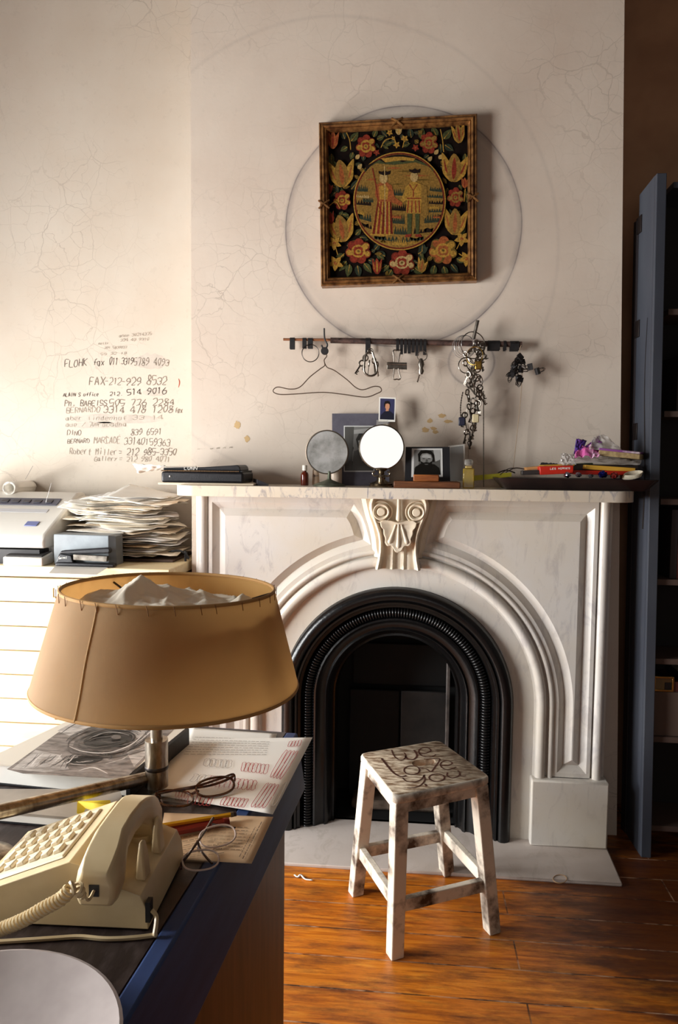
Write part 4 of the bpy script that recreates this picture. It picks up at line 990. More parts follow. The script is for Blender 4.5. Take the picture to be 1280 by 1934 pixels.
greymat = M('grey_mat_board', (96, 92, 102), .8, c2=(86, 82, 92), scale=30)
G_ = [M('photo_grey_%d' % i, (v, v-2, v-6), .35) for i, v in enumerate((18, 48, 84, 124, 168, 214))]
def leaning(name, label, cat, corners, yb, ybase_z, mat, th=.003, ytop=None):
    """flat board standing on the shelf, leaning back; returns thing, and fn mapping photo px -> point on its face"""
    zt = at(corners[0][0], corners[0][1], 'y', yb).z
    ytop = yb+.03 if ytop is None else ytop
    n = Vector((0, -(zt-ybase_z), -(yb-ytop) if False else (ytop-yb))).normalized()
    p0 = Vector((0, yb, ybase_z))
    def hit(px, py, lift=0):
        d = FW+RT*((px-CX)/FPX)-UPV*((py-CY)/FPX)
        return CAMP+d*((p0-CAMP).dot(n)/d.dot(n))+n*lift
    pts = [hit(*c) for c in corners]
    t = thing(name, label, cat, ((pts[2].x+pts[3].x)/2, yb, ybase_z))
    for p in (pts[2], pts[3]): p.z = max(p.z, ybase_z+.0005) 
    MB().slab(pts, n*-th).build('board', mat, t, smooth=0)
    return t, hit, n
mb_, hit, nn = leaning('matted_photo', 'grey mat board with a small black and white photo, leaning behind the two round mirrors', 'photograph', ((627, 781), (735, 781), (735, 919), (627, 919)), -.05, SHZ, greymat)
ph = MB(); 
def hpoly(m, hit, P, mi, l): m.poly([hit(x, y, l) for x, y in P], mi)
hpoly(ph, hit, ((649, 804), (707, 804), (707, 891), (649, 891)), 5, .0005)
hpoly(ph, hit, ((651, 806), (705, 806), (705, 889), (651, 889)), 3, .0008)
for P, mi in ((((651, 806), (668, 806), (664, 889), (651, 889)), 2), (((672, 830), (678, 818), (690, 820), (694, 835), (690, 846), (676, 846)), 1), (((676, 832), (688, 832), (688, 846), (680, 850)), 4), (((664, 889), (668, 852), (684, 848), (700, 856), (705, 889)), 2), (((680, 860), (704, 840), (705, 848), (684, 872)), 4), (((652, 850), (662, 836), (668, 846), (660, 870)), 1), (((668, 812), (705, 808), (705, 816), (668, 820)), 4), (((655, 870), (690, 874), (692, 889), (655, 889)), 0)): hpoly(ph, hit, P, mi, .0011+.0001*mi)
ph.build('print', G_, mb_, smooth=0, fixn=False)
# small colour snapshot propped on top of the mat board
ct, chit, cn = leaning('small_snapshot', 'small colour snapshot of a dark-haired person in dark clothes, propped above the right round mirror', 'photograph', ((716, 750), (747, 751), (746, 797), (714.5, 796)), -.066, at(730, 797, 'y', -.066).z, paper, .0012, ytop=-.058)
navy = M('snapshot_backdrop', (58, 58, 92), .3); skin = M('snapshot_skin', (206, 146, 112), .3); hair = M('snapshot_hair', (26, 18, 16), .3); cloth = M('snapshot_clothes', (30, 30, 46), .3)
s_ = MB()
for P, mi in ((((718, 752.5), (745, 753.5), (744, 793), (717, 792)), 0), (((717.5, 792), (719, 784), (726, 777), (736, 776), (743, 782), (744, 793)), 3), (((725.5, 769), (725, 763), (727, 758), (732, 757), (736, 759), (737, 765), (736, 771)), 2), (((727, 769), (728, 763), (732, 762), (735.5, 764), (735.5, 770), (733, 775), (729.5, 775)), 1), (((728, 774), (734, 774), (734, 779), (729, 779)), 1), (((722, 790), (722, 785), (727, 782), (729, 786), (727, 791)), 1)): hpoly(s_, chit, P, mi, .0004+.00012*mi+(.0002 if mi == 1 else 0))
s_.build('image', [navy, skin, hair, cloth], ct, smooth=0, fixn=False)
MB().poly([chit(x, y, .0009) for x, y in ((711, 793), (733, 794), (732, 806), (710, 806))]).build('clear_tape', M('clear_tape', (230, 224, 210), .15, alpha=.3), ct, smooth=0, fixn=False)
tag(MB().box((at(730, 797, 'y', -.052).x, -.054, at(730, 800, 'y', -.06).z-.006), (.02, .016, .012)).build('wood_chip', M('chip_wood', (120, 96, 74), .7)), 'small wooden chip wedged under the snapshot on the mat board', 'wood chip')

wood_or = M('orange_wood', (166, 96, 44), .45, c2=(120, 62, 26), scale=14, stretch=(1, 8, 8))
wood_or2 = M('brown_wood', (128, 76, 42), .5, c2=(92, 52, 28), scale=14, stretch=(1, 8, 8))
wb = MB().lohi(sh_(743, -.215), sh_(864, -.075)+Z*.021); tag(wb.build('wooden_board', wood_or2, bevel=.003), 'flat reddish wooden board under the portrait of the bearded man', 'board')
blkz = SHZ+.021
c1, c2_ = sh_(780, -.21), sh_(828, -.17)
tag(MB().lohi((c1.x, c1.y, blkz), (c2_.x, c2_.y, blkz+.022)).build('wooden_block', wood_or, bevel=.003), 'orange wooden block set in front of the portrait as a stop', 'block')
fr, fhit, fn = leaning('portrait_photo', 'black and white portrait of a bearded man on a black mount', 'photograph', ((766, 844), (849, 844), (850, 908), (764, 908)), -.155, blkz, M('black_mount', (30, 29, 32), .5), .004, ytop=-.115)
p_ = MB()
L_ = 0
for P, mi in ((((777.5, 847), (835, 847), (836, 901), (776.5, 901)), 5), (((782, 850), (831, 850), (832, 897), (781, 897)), 2), (((782, 850), (794, 850), (790, 880), (782, 884)), 3), (((818, 850), (831, 850), (832, 868), (822, 872)), 4), (((781, 897), (784, 882), (794, 876), (820, 877), (829, 884), (832, 897)), 0), (((790, 872), (789, 858), (794, 851.5), (804, 850), (814, 852), (820, 860), (820, 873), (814, 872), (796, 872)), 0), (((794, 873), (793.5, 862), (797, 857), (806, 856), (814, 859), (816.5, 866), (815, 876), (810, 884), (800, 884)), 3), (((796, 864), (798, 859.5), (806, 858), (813, 861), (814, 866)), 4),
    (((794, 871), (799, 874), (805, 873), (811, 874), (815.5, 871), (814, 883), (807, 892), (801, 891), (796, 883)), 0), (((797.5, 866.2), (802, 866.2), (802, 867.5), (798, 867.5)), 1), (((808, 866.2), (812.5, 866.2), (812, 867.5), (808, 867.5)), 1), (((804, 868), (806.5, 868), (807.5, 873), (803, 873)), 2), (((801, 876.5), (809, 876.5), (807, 878.5), (803, 878.5)), 2)):
    L_ += .00015; hpoly(p_, fhit, P, mi, .0004+L_)
p_.build('print', G_, fr, smooth=0, fixn=False)
rt_, rhit, rn = leaning('leaning_print', 'pale print leaning against the wall to the right of the bearded portrait', 'photograph', ((846, 842), (877, 839), (880, 918), (846, 918)), -.06, SHZ, paper, .001)
q_ = MB()
for P, mi in ((((850, 845), (874, 842), (876, 908), (850, 908)), 4), (((858, 852), (866, 850), (870, 880), (862, 884)), 1), (((850, 880), (860, 884), (862, 908), (850, 908)), 2), (((866, 884), (875, 880), (876, 908), (868, 908)), 1), (((868, 850), (874, 848), (875, 866), (870, 868)), 3)): hpoly(q_, rhit, P, mi, .0004+.0001*mi)
q_.build('print', G_, rt_, smooth=0, fixn=False)
pfm = thing('perfume_bottle', 'square perfume bottle of yellow liquid with a clear stopper', 'perfume bottle', sh_(884, -.16))
pc_ = sh_(884, -.16)
MB().lohi(pc_+Vector((-.018, -.012, 0)), pc_+Vector((.018, .012, .064))).build('bottle_body', M('perfume_glass', (222, 190, 70), .04, trans=.75, ior=1.4), pfm, bevel=.003)
MB().lohi(pc_+Vector((-.011, -.008, .064)), pc_+Vector((.011, .008, .072))).build('neck', M('pale_gold', (206, 178, 110), .3, .8), pfm, bevel=.002)
MB().lathe([(0, 0), (.007, 0), (.013, .004), (.015, .013), (.012, .020), (.006, .022), (0, .022)], 20, Matrix.Translation(pc_+Z*.072)).build('stopper', M('clear_stopper', (236, 232, 224), .05, trans=.85), pfm)
yr = MB().slab([at(895, 898, 'y', -.05), at(966, 890, 'y', -.05), at(966, 882, 'y', -.045), at(895, 888, 'y', -.045)], (0, .003, 0))
for p in yr.v: p.z -= .018
tag(yr.build('yellow_ruler', M('yellow_acrylic', (206, 196, 60), .2, alpha=.8), smooth=0), 'translucent yellow ruler behind the perfume bottle and bead chain', 'ruler')
tag(MB().tube(cat_rom([at(880, 800, 'y', -.004)+Vector(q) for q in ((0, 0, 0), (.006, 0, -.04), (.010, 0, -.10), (.004, -.01, -.17))], 5), .0009, 5).build('thin_string', M('string2', (150, 130, 110), .8)), 'short thin string against the wall above the yellow ruler', 'string')

# tray of odds and ends at the right end of the shelf
tray = thing('lacquer_tray', 'dark brown shallow tray heaped with small things at the right end of the mantel', 'tray', sh_(1080, -.15))
trm = M('dark_lacquer', (26, 17, 17), .3, c2=(38, 24, 22), scale=10, coat=.3)
tx0, tx1, ty0, ty1 = sh_(940, -.23).x, .762, -.245, -.04
def rrect(x0, x1, y0_, y1_, z, r, n=5):
    out = []
    for cx, cy, a in ((x1-r, y1_-r, 0), (x0+r, y1_-r, 90), (x0+r, y0_+r, 180), (x1-r, y0_+r, 270)):
        out += [Vector((cx+r*math.cos(math.radians(a+90*k/n)), cy+r*math.sin(math.radians(a+90*k/n)), z)) for k in range(n+1)]
    return out
MB().loft([rrect(tx0+.03, tx1-.03, ty0+.03, ty1-.02, SHZ, .02), rrect(tx0, tx1, ty0, ty1, SHZ+.034, .03), rrect(tx0+.001, tx1-.001, ty0+.001, ty1-.001, SHZ+.036, .03), rrect(tx0+.006, tx1-.006, ty0+.006, ty1-.006, SHZ+.034, .028), rrect(tx0+.034, tx1-.034, ty0+.034, ty1-.024, SHZ+.004, .02)]).build('tray_body', trm, tray, smooth=40)
TZ = SHZ+.005
def tr(px, y=-.15, z=.0): 
    p = sh_(px, y); p.z = TZ+z; return p
redp = M('red_card', (196, 40, 22), .35); yel = M('yellow_card', (222, 168, 60), .45); dred = M('dark_red_card', (110, 24, 18), .4)
rbx = thing('red_packet', 'bright red packet with small white lettering at the front of the tray', 'packet', tr(1050, -.19, .018))
a, b = at(1020, 897, 'y', -.20), at(1083, 880, 'y', -.20)
MB().hexa([(a.x, -.20, a.z), (b.x, -.20, a.z+.006), (b.x, -.15, a.z+.006), (a.x, -.15, a.z)], [(a.x-.003, -.20, b.z-.003), (b.x, -.20, b.z+.002), (b.x, -.15, b.z+.002), (a.x-.003, -.15, b.z-.003)]).build('packet_body', redp, rbx, bevel=.002)
lm = MB(); hand(lm, 'LES HORDES', Vector((a.x+.03, -.2008, a.z+.017)), Vector((b.x-.01, -.2008, a.z+.020)), .005, NW, .0011, rnd=hr, up=Z); lm.build('lettering', paper, rbx, smooth=0, fixn=False)
def bar(name, lab, cat, p0, p1, y, th, dep, mat, bev=.002):
    a, b = at(*p0, 'y', y), at(*p1, 'y', y); d = (b-a); L = d.length; ang = math.atan2(d.z, d.x)
    return tag(MB().box((a+b)/2+Y*dep/2, (L, dep, th), Matrix.Rotation(-ang, 3, 'Y')).build(name, mat, bevel=bev), lab, cat)
bar('yellow_box', 'long yellow and white box lying behind the red packet in the tray', 'box', (1105, 882), (1200, 888), -.165, .014, .05, yel)
bar('red_box', 'long dark red box beneath the yellow box in the tray', 'box', (1082, 892), (1200, 894), -.17, .013, .06, redp)
bar('dark_case', 'dark brown slim case lying at the bottom front of the tray', 'case', (985, 893), (1022, 892), -.19, .014, .03, M('dark_case', (52, 44, 42), .4))
bar('brown_envelope', 'small tan envelope leaning on the dark case in the tray', 'envelope', (994, 886), (1030, 882), -.16, .010, .06, M('tan_paper', (196, 140, 84), .6))
bar('pencil_yellow', 'yellow pencil lying across the tray above the red packet', 'pencil', (1018, 880), (1085, 878), -.14, .006, .006, yel, .001)
bar('green_tin', 'low green and red tin behind the dark case in the tray', 'tin', (1040, 884), (1120, 880), -.12, .02, .05, M('green_tin', (56, 70, 46), .4))
bar('dark_book', 'dark book lying flat under the clear bag in the tray', 'book', (1075, 884), (1205, 886), -.13, .026, .075, M('dark_cover', (58, 46, 40), .5))
dk2 = M('dark_cloth', (48, 46, 50), .8)
tag(crumple(at(1015, 884, 'y', -.13), at(1060, 884, 'y', -.13), at(1052, 876, 'y', -.10), at(1022, 874, 'y', -.10), .004, 8).build('dark_rag', dk2, solid=.002, fixn=False), 'small dark grey rag on top of the tray heap', 'rag')
purple = M('purple_film', (126, 56, 130), .22, c2=(74, 50, 128), scale=22, lo=.45, hi=.55); pinkf = M('pink_film', (196, 92, 150), .2, c2=(226, 190, 212), scale=14, lo=.45, hi=.6)
clearf = M('clear_film', (226, 220, 214), .1, alpha=.45, c2=(200, 190, 184), scale=20)
pb = thing('purple_bag', 'crumpled purple and pink plastic bag on top of the heap in the tray', 'bag', at(1130, 868, 'y', -.12))
crumple(at(1085, 862, 'y', -.15), at(1133, 862, 'y', -.16), at(1130, 842, 'y', -.09), at(1090, 846, 'y', -.10), .014, 2, 18, 14, 5, .018).build('bag_body', pinkf, pb, solid=.001, fixn=False)
crumple(at(1083, 858, 'y', -.14), at(1100, 850, 'y', -.14), at(1108, 832, 'y', -.11), at(1088, 828, 'y', -.12), .008, 4, 12, 10, 5).build('bag_corner', purple, pb, solid=.001, fixn=False)
crumple(at(1098, 852, 'y', -.135), at(1140, 848, 'y', -.135), at(1132, 822, 'y', -.10), at(1112, 838, 'y', -.11), .010, 6, 14, 12, 5).build('bag_top', purple, pb, solid=.001, fixn=False)
crumple(at(1112, 848, 'y', -.15), at(1176, 852, 'y', -.13), at(1140, 820, 'y', -.10), at(1120, 826, 'y', -.12), .008, 7, 16, 12, 4).build('film_sheet', clearf, pb, solid=.0006, fixn=False)
bx = thing('wrapped_box', 'shallow beige box with a purple lid wrapped in clear film in the tray', 'box', at(1175, 868, 'y', -.13))
P = [(1134, 858), (1210, 866), (1214, 852), (1136, 842)]
q = [at(1130, 860, 'y', -.15), at(1208, 868, 'y', -.15), at(1216, 868, 'y', -.07), at(1140, 860, 'y', -.07)]
MB().slab(q, (0, 0, .017)).build('box_body', M('corrugated_card', (196, 170, 122), .7, c2=(160, 132, 92), scale=90), bx, bevel=.002)
MB().slab([p+Z*.017 for p in q], (0, 0, .007)).build('lid', M('purple_print', (146, 84, 150), .35, c2=(226, 206, 210), scale=9, lo=.48, hi=.55), bx, bevel=.002)
crumple(at(1080, 872, 'y', -.17), at(1208, 878, 'y', -.16), at(1216, 862, 'y', -.06), at(1086, 858, 'y', -.06), .007, 9, 26, 14, 6, .006).build('film_wrap', clearf, bx, solid=.0006, fixn=False)
tag(crumple(at(1056, 878, 'y', -.14), at(1088, 878, 'y', -.16), at(1084, 858, 'y', -.11), at(1060, 856, 'y', -.12), .008, 12).build('clear_bag', clearf, solid=.0006, fixn=False), 'small crumpled clear bag standing beside the purple bag', 'bag')
foilb = M('blue_foil', (44, 50, 160), .15, .9, c2=(20, 20, 60), scale=40); foil = M('silver_foil', (200, 196, 200), .18, 1.0, c2=(110, 100, 150), scale=30)
def blob(name, lab, cat, px, py, y, r, mat, seed, sq=.8):
    c = at(px, py, 'y', y)
    def f(u, v):
        d = Vector((math.cos(2*PI*u)*math.sin(PI*v), math.sin(2*PI*u)*math.sin(PI*v), math.cos(PI*v)))
        k = 1+.45*noise.noise(d*2.2+Vector((seed, 0, 0)))+.2*noise.noise(d*5+Vector((0, seed, 0)))
        return c+Vector((d.x*r*k, d.y*r*k, d.z*r*sq*k))
    return tag(MB().grid(f, 18, 12, 0, True).build(name, mat, smooth=25, merge=True), lab, cat)
blob('foil_sweet', 'blue foil wrapped sweet at the front right of the tray', 'sweet', 1138, 896, -.215, .013, foilb, 1)
blob('foil_sweet', 'crumpled silver foil beside the red packet at the front of the tray', 'foil', 1071, 897, -.215, .010, foil, 2)
blob('foil_sweet', 'small lilac foil scrap between the silver foil and the blue sweet', 'foil', 1092, 897, -.21, .009, foil, 5)
blob('dark_stone', 'small dark lump beside the blue foil sweet in the tray', 'stone', 1115, 899, -.21, .007, dk2, 7)
blob('red_wrapper', 'dark red crumpled wrapper beside the white cable in the tray', 'wrapper', 1160, 898, -.21, .011, dred, 9)
cw = MB()
for k in range(5):
    c = at(1193, 897, 'y', -.20); cw.tube([c+Vector((.028*math.cos(t*PI/9)+.001*k, .02*math.sin(t*PI/9), .008*math.sin(t*PI/9+.8)+.0028*k-.006)) for t in range(18)], .0013, 6, True)
tag(cw.build('white_cable', M('cream_plastic2', (226, 214, 190), .4)), 'coil of white cable at the right front of the tray', 'cable')
for k, (x0, y0, x1, y1) in enumerate(((944, 897, 975, 884), (955, 892, 990, 886), (940, 893, 972, 893))):
    tag(MB().tube(cat_rom([at(x0, y0, 'y', -.2), at((x0+x1)/2, (y0+y1)/2-5, 'y', -.18), at(x1, y1, 'y', -.16)], 5), .0013+.0004*k, 6).build('black_wire', dsteel), ('thin dark wire curling over the left rim of the tray', 'dark pair of tweezers lying at the left of the tray', 'thin dark wire lying lowest at the left rim of the tray')[k], ('wire', 'tweezers', 'wire')[k])

# ================================================================ PLAN CHEST IN THE LEFT ALCOVE AND WHAT IS ON IT
pine = M('pale_pine', (236, 220, 184), .5, c2=(228, 204, 158), scale=8, stretch=(.4, 6, 6))
CZ, CYF, CXR, CXL = .925, -.20, -.795, -1.95
ch = thing('plan_chest', 'wide pale wooden plan chest with shallow drawers in the alcove left of the fireplace', 'chest', ((CXL+CXR)/2, .02, 0))
MB().lohi((CXL, CYF+.004, 0), (CXR, ALC-.005, .886)).build('chest_body', M('chest_carcass', (70, 55, 40), .7), ch)
MB().lohi((CXL-.01, CYF-.006, .888), (CXR+.006, ALC-.003, CZ)).build('chest_top', pine, ch, bevel=.003)
hold = M('label_holder', (150, 124, 80), .35, .8)
for k in range(9):
    z1 = .884-.084*k
    d = MB().lohi((CXL+.02, CYF-.010, z1-.0802), (CXR-.02, CYF+.01, z1)).build('drawer', pine, ch, bevel=.002)
    for px in (112, -100):
        p = at(px, 1110, 'y', CYF-.0105)
        m = MB(); cx = p.x; zc = z1-.045
        for a, b in (((-.022, -.018), (.022, -.015)), ((-.022, -.015), (-.019, .014)), ((.019, -.015), (.022, .014))): m.lohi((cx+a[0], CYF-.013, zc+a[1]), (cx+b[0], CYF-.010, zc+b[1]))
        m.build('label_holder', hold, d, smooth=0)
        MB().lohi((cx-.0185, CYF-.0112, zc-.0145), (cx+.0185, CYF-.0104, zc+.012)).build('label_card', paper, d, smooth=0)
lw = MB(); p = at(110, 1110, 'y', CYF-.0125); hand(lw, '1', p-X*.006-Z*.010, p+X*.006-Z*.010, .018, NW, .0022, rnd=hr, up=Z)
lw.build('drawer_number', ink, ch, smooth=0, fixn=False)

fwht = M('fax_plastic', (222, 216, 206), .45); fdrk = M('fax_keys', (78, 78, 92), .4); fblu = M('fax_display', (110, 118, 168), .3)
FXR, FXL = -1.238, -1.72
fx = thing('fax_machine', 'off-white fax machine with a sloping key panel at the left end of the plan chest', 'fax machine', ((FXR+FXL)/2, 0, CZ))
prf = [(-.17, CZ+.055), (-.175, CZ+.085), (-.16, CZ+.105), (.10, CZ+.235), (.16, CZ+.235), (.18, CZ+.02), (.18, CZ), (-.10, CZ), (-.10, CZ+.055)]
MB().slab([(FXR, y, z) for y, z in prf], (FXL-FXR, 0, 0)).build('fax_body', fwht, fx, bevel=.010, bseg=3)
def fslope(x, t, lift=.001):
    a, b = Vector((x, -.16, CZ+.105)), Vector((x, .10, CZ+.235)); n = Vector((0, -(b-a).z, (b-a).y)).normalized()
    return a+(b-a)*t+n*lift, n
def fpatch(x0, x1, t0, t1, lift):
    return [fslope(x0, t0, lift)[0], fslope(x1, t0, lift)[0], fslope(x1, t1, lift)[0], fslope(x0, t1, lift)[0]]
n_ = fslope(0, 0)[1]
MB().slab(fpatch(FXL+.02, FXR-.045, .66, .82, .001), n_*.003).build('key_strip', fdrk, fx, smooth=0)
for k in range(9):
    MB().slab(fpatch(FXL+.05+k*.042, FXL+.078+k*.042, .70, .77, .004), n_*.003).build('key', M('key_black', (52, 50, 58), .4), fx, bevel=.001)
MB().slab(fpatch(FXL+.02, FXR-.06, .48, .56, .001), n_*.001).build('name_plate', M('plate', (196, 194, 196), .4), fx, smooth=0)
MB().slab(fpatch(FXR-.10, FXR-.055, .16, .26, .001), n_*.003).build('blue_button', fblu, fx, bevel=.001)
MB().lohi((FXL+.01, -.168, CZ), (FXR-.02, -.10, CZ+.050)).build('paper_slot', M('slot', (40, 36, 36), .6), fx, smooth=0)
ca = thing('calculator', 'small white desk calculator with a dark top in front of the fax machine', 'calculator', (-1.36, -.17, CZ))
cxr = at(84, 1060, 'y', -.19).x
MB().hexa([(cxr-.14, -.205, CZ), (cxr, -.205, CZ), (cxr, -.125, CZ), (cxr-.14, -.125, CZ)], [(cxr-.14, -.205, CZ+.028), (cxr, -.205, CZ+.028), (cxr, -.125, CZ+.040), (cxr-.14, -.125, CZ+.040)]).build('calculator_body', fwht, ca, bevel=.004)
MB().slab([(cxr-.135, -.198, CZ+.0305), (cxr-.006, -.198, CZ+.0305), (cxr-.006, -.13, CZ+.0405), (cxr-.135, -.13, CZ+.0405)], (0, 0, .002)).build('dark_top', M('slot', (40, 36, 36)), ca, smooth=0)
rl = MB(); c = at(40, 921, 'y', .17)
for k in range(1): rl.grid(lambda u, v: Vector((c.x+(.026-.006*u)*math.cos(2.4*2*PI*u)+.0, c.y-.09+.16*v, c.z+(.026-.006*u)*math.sin(2.4*2*PI*u))), 60, 4)
tag(rl.build('fax_paper', paper, solid=.0006, fixn=False), 'white curl of fax paper standing up behind the fax machine', 'paper')
tag(MB().tube([at(86, 951, 'y', .02), at(97, 912, 'y', .04)], .0011, 6).build('wire_aerial', M('pale_wire', (176, 172, 170))), 'thin upright wire rising from the fax machine', 'wire')
tag(MB().tube([at(48, 905, 'y', .2), at(62, 880, 'y', .23)], .0007, 5).build('thin_wire', M('pale_wire', (176, 172, 170))), 'thinnest wire above the curl of fax paper', 'wire')

gm = M('grey_enamel', (146, 152, 156), .45, c2=(132, 138, 142), scale=20)
a, b = at(101, 1010, 'y', -.165), at(206, 1074, 'y', -.165)
gb = thing('metal_file_box', 'blue-grey metal file box at the front of the plan chest, behind the stapler', 'box', ((a.x+b.x)/2, -.12, CZ))
gz = at(101, 1009, 'y', -.165).z
MB().lohi((a.x, -.165, CZ+.002), (b.x, -.09, gz)).build('box_shell', gm, gb, bevel=.003)
MB().hexa([(b.x, -.163, CZ+.002), (b.x+.02, -.15, CZ+.002), (b.x+.02, -.09, CZ+.002), (b.x, -.09, CZ+.002)], [(b.x, -.163, gz-.001), (b.x+.018, -.15, gz-.004), (b.x+.018, -.09, gz-.004), (b.x, -.09, gz-.001)]).build('box_end', M('grey_enamel_dark', (104, 106, 108), .5), gb, smooth=0)
stp = thing('stapler', 'black office stapler with a silver magazine in front of the blue-grey box', 'stapler', at(160, 1075, 'y', -.19))
sx0, sx1 = at(105, 1075, 'y', -.20).x, at(216, 1075, 'y', -.20).x; sy = -.188; zt_ = CZ+.0015
MB().lohi((sx0, sy-.016, zt_), (sx1, sy+.014, zt_+.012)).build('stapler_base', black, stp, bevel=.004)
MB().slab([(sx0+.002, sy-.013, zt_+.012), (sx0+.062, sy-.013, zt_+.012), (sx0+.056, sy-.013, zt_+.036), (sx0+.012, sy-.013, zt_+.042)], (0, .024, 0)).build('hinge_block', black, stp, bevel=.003)
MB().slab([(sx0+.012, sy-.012, zt_+.042), (sx0+.06, sy-.012, zt_+.042), (sx1-.018, sy-.012, zt_+.046), (sx1-.014, sy-.012, zt_+.058), (sx1-.02, sy-.012, zt_+.066), (sx0+.02, sy-.012, zt_+.052)], (0, .022, 0)).build('stapler_arm', black, stp, bevel=.004)
MB().slab([(sx0+.060, sy-.009, zt_+.022), (sx1-.028, sy-.009, zt_+.018), (sx1-.026, sy-.009, zt_+.036), (sx0+.060, sy-.009, zt_+.040)], (0, .016, 0)).build('magazine', steel, stp, bevel=.001)
sg = MB(); hand(sg, 'Swingl', Vector((sx0+.012, sy-.0135, zt_+.024)), Vector((sx0+.042, sy-.0135, zt_+.026)), .008, NW, .0009, rnd=hr, up=Z); sg.build('lettering', paper, stp, smooth=0, fixn=False)
tag(MB().slab([at(92, 1083, 'z', CZ+.0008), at(182, 1086, 'z', CZ+.0008), at(205, 1071, 'z', CZ+.0008), at(104, 1069, 'z', CZ+.0008)][::1], (0, 0, .0006)).build('white_slip', paper, smooth=0), 'white paper slip lying under the stapler', 'paper')

# heap of loose papers: every sheet its own object
pr = random.Random(21)
pmats = [paper, M('aged_paper', (226, 208, 184), .8), M('grey_paper', (208, 200, 194), .8), M('tan_folder', (190, 160, 124), .8), M('cream_paper', (232, 220, 200), .75)]
def sheet(cx, cy, z, w, l, rot, amp, t, cl):
    # every sheet follows the slowly changing shape of the heap, so neighbours nest without crossing
    c, s = math.cos(rot), math.sin(rot)
    def f(u, v):
        x, y = (u-.5)*w, (v-.5)*l
        X_, Y_ = cx+x*c-y*s, cy+x*s+y*c
        ex = abs(X_+1.01)-.10
        zz = amp*noise.noise(Vector((X_*7, Y_*7, t*3.2)))+.35*amp*noise.noise(Vector((X_*21, Y_*21, t*4+9)))+cl*max(0, ex)*noise.noise(Vector((X_*9+4, Y_*9, t*4.5+2)))
        return Vector((X_, Y_, z+zz))
    return MB().grid(f, 11, 8)
N_SH = 66
for k in range(N_SH):
    t = k/(N_SH-1); z = CZ+.020+.212*t
    cx = pr.uniform(-1.045, -.965)-(pr.uniform(.0, .07) if .40 < t < .9 else 0); rot = pr.gauss(0, .34)
    w, l = pr.choice(((.297, .21), (.28, .215), (.25, .20), (.30, .22), (.22, .19)))
    hx = w*.5*abs(math.cos(rot))+l*.5*abs(math.sin(rot)); hy = l*.5*abs(math.cos(rot))+w*.5*abs(math.sin(rot))
    cx = min(cx, -.800-hx+.004); cy = min(.075+pr.uniform(-.03, .03), ALC-.012-hy)
    if t < .5: cy = max(cy, -.085+hy)
    m = pr.choices(pmats, (7, 2, 2, .4, 3))[0] if t > .35 else pr.choices(pmats, (2, 4, 3, 1, 3))[0]
    o = sheet(cx, cy, z, w, l, rot, .006+.009*t, t, .16).build('paper_sheet', m, solid=.0010, fixn=False)
    tag(o, 'loose sheet of paper in the tall untidy heap between fax machine and mantelpiece', 'paper', 'loose papers in the heap')
for k, (x0, y0, x1, y1, x2, y2, x3, y3, lab) in enumerate(((108, 958, 205, 972, 262, 944, 150, 936, 'wide white sheet drooping over the left front of the paper heap'), (200, 938, 300, 952, 340, 934, 245, 914, 'white sheet peaking at the very top of the paper heap'), (125, 1003, 232, 1008, 262, 992, 140, 990, 'white sheet sliding out above the blue-grey box'))):
    yf, yb = (-.08, .14) if k != 1 else (-.03, .17)
    m = crumple(at(x0, y0, 'y', yf), at(x1, y1, 'y', yf), at(x2, y2, 'y', yb), at(x3, y3, 'y', yb), .004, 31+k, 14, 12, 2)
    tag(m.build('paper_sheet', paper, solid=.001, fixn=False), lab, 'paper', 'loose papers in the heap')
tag(MB().hexa([(-1.10, -.05, CZ), (-.83, -.04, CZ), (-.83, .2, CZ), (-1.1, .2, CZ)], [(-1.10, -.05, CZ+.010), (-.83, -.04, CZ+.010), (-.83, .2, CZ+.010), (-1.1, .2, CZ+.010)]).build('brown_folder', M('brown_folder', (74, 54, 44), .7), bevel=.002), 'dark brown folder at the bottom of the paper heap', 'folder')
cb = [at(x, y, 'y', .0) for x, y in ((312, 1046), (332, 1040), (348, 1044), (356, 1058), (354, 1075), (350, 1090))]
for p in cb: p.x = min(p.x, -.781); p.z = max(p.z, CZ+.012)
cbp = cat_rom(cb+[Vector((-.781, 0, .6)), Vector((-.781, .05, .05))], 6)
tag(MB().tube(cbp, .0042, 8).build('power_cord', blk), 'black power cord dropping between the plan chest and the mantelpiece', 'cord')

# ================================================================ DESK
DZ = .70
dC = Vector((-.233, -1.030, 0)); e1 = Vector((-.0628, -.998, 0)); e2 = Vector((-.998, .0628, 0))
def dk(s, t, z): return dC+e1*s+e2*t+Z*z
def d_(px, py, z=0.0): return at(px, py, 'z', DZ+z)
dwood = M('dark_desk_wood', (44, 34, 32), .38, c2=(84, 72, 70), scale=14, detail=8, stretch=(3, 1, 1), lo=.48, hi=.75, bump=.15, bscale=60)
bluep = M('blue_paint', (56, 76, 120), .55, spec=.25, c2=(48, 62, 102), scale=12, stretch=(1, .3, 2), bump=.1, bscale=50)
brpan = M('brown_panel', (92, 50, 36), .5, c2=(66, 34, 25), scale=10, stretch=(6, 6, .5))
desk = thing('desk', 'dark wooden desk with a blue painted edge and brown side, in the left foreground', 'desk', dk(.8, .45, 0))
DL, DW = 1.45, .49
MB().hexa([dk(.002, .026, DZ-.03), dk(DL, .026, DZ-.03), dk(DL, DW, DZ-.03), dk(.002, DW, DZ-.03)], [dk(.002, .026, DZ), dk(DL, .026, DZ), dk(DL, DW, DZ), dk(.002, DW, DZ)]).build('tabletop', dwood, desk, smooth=0)
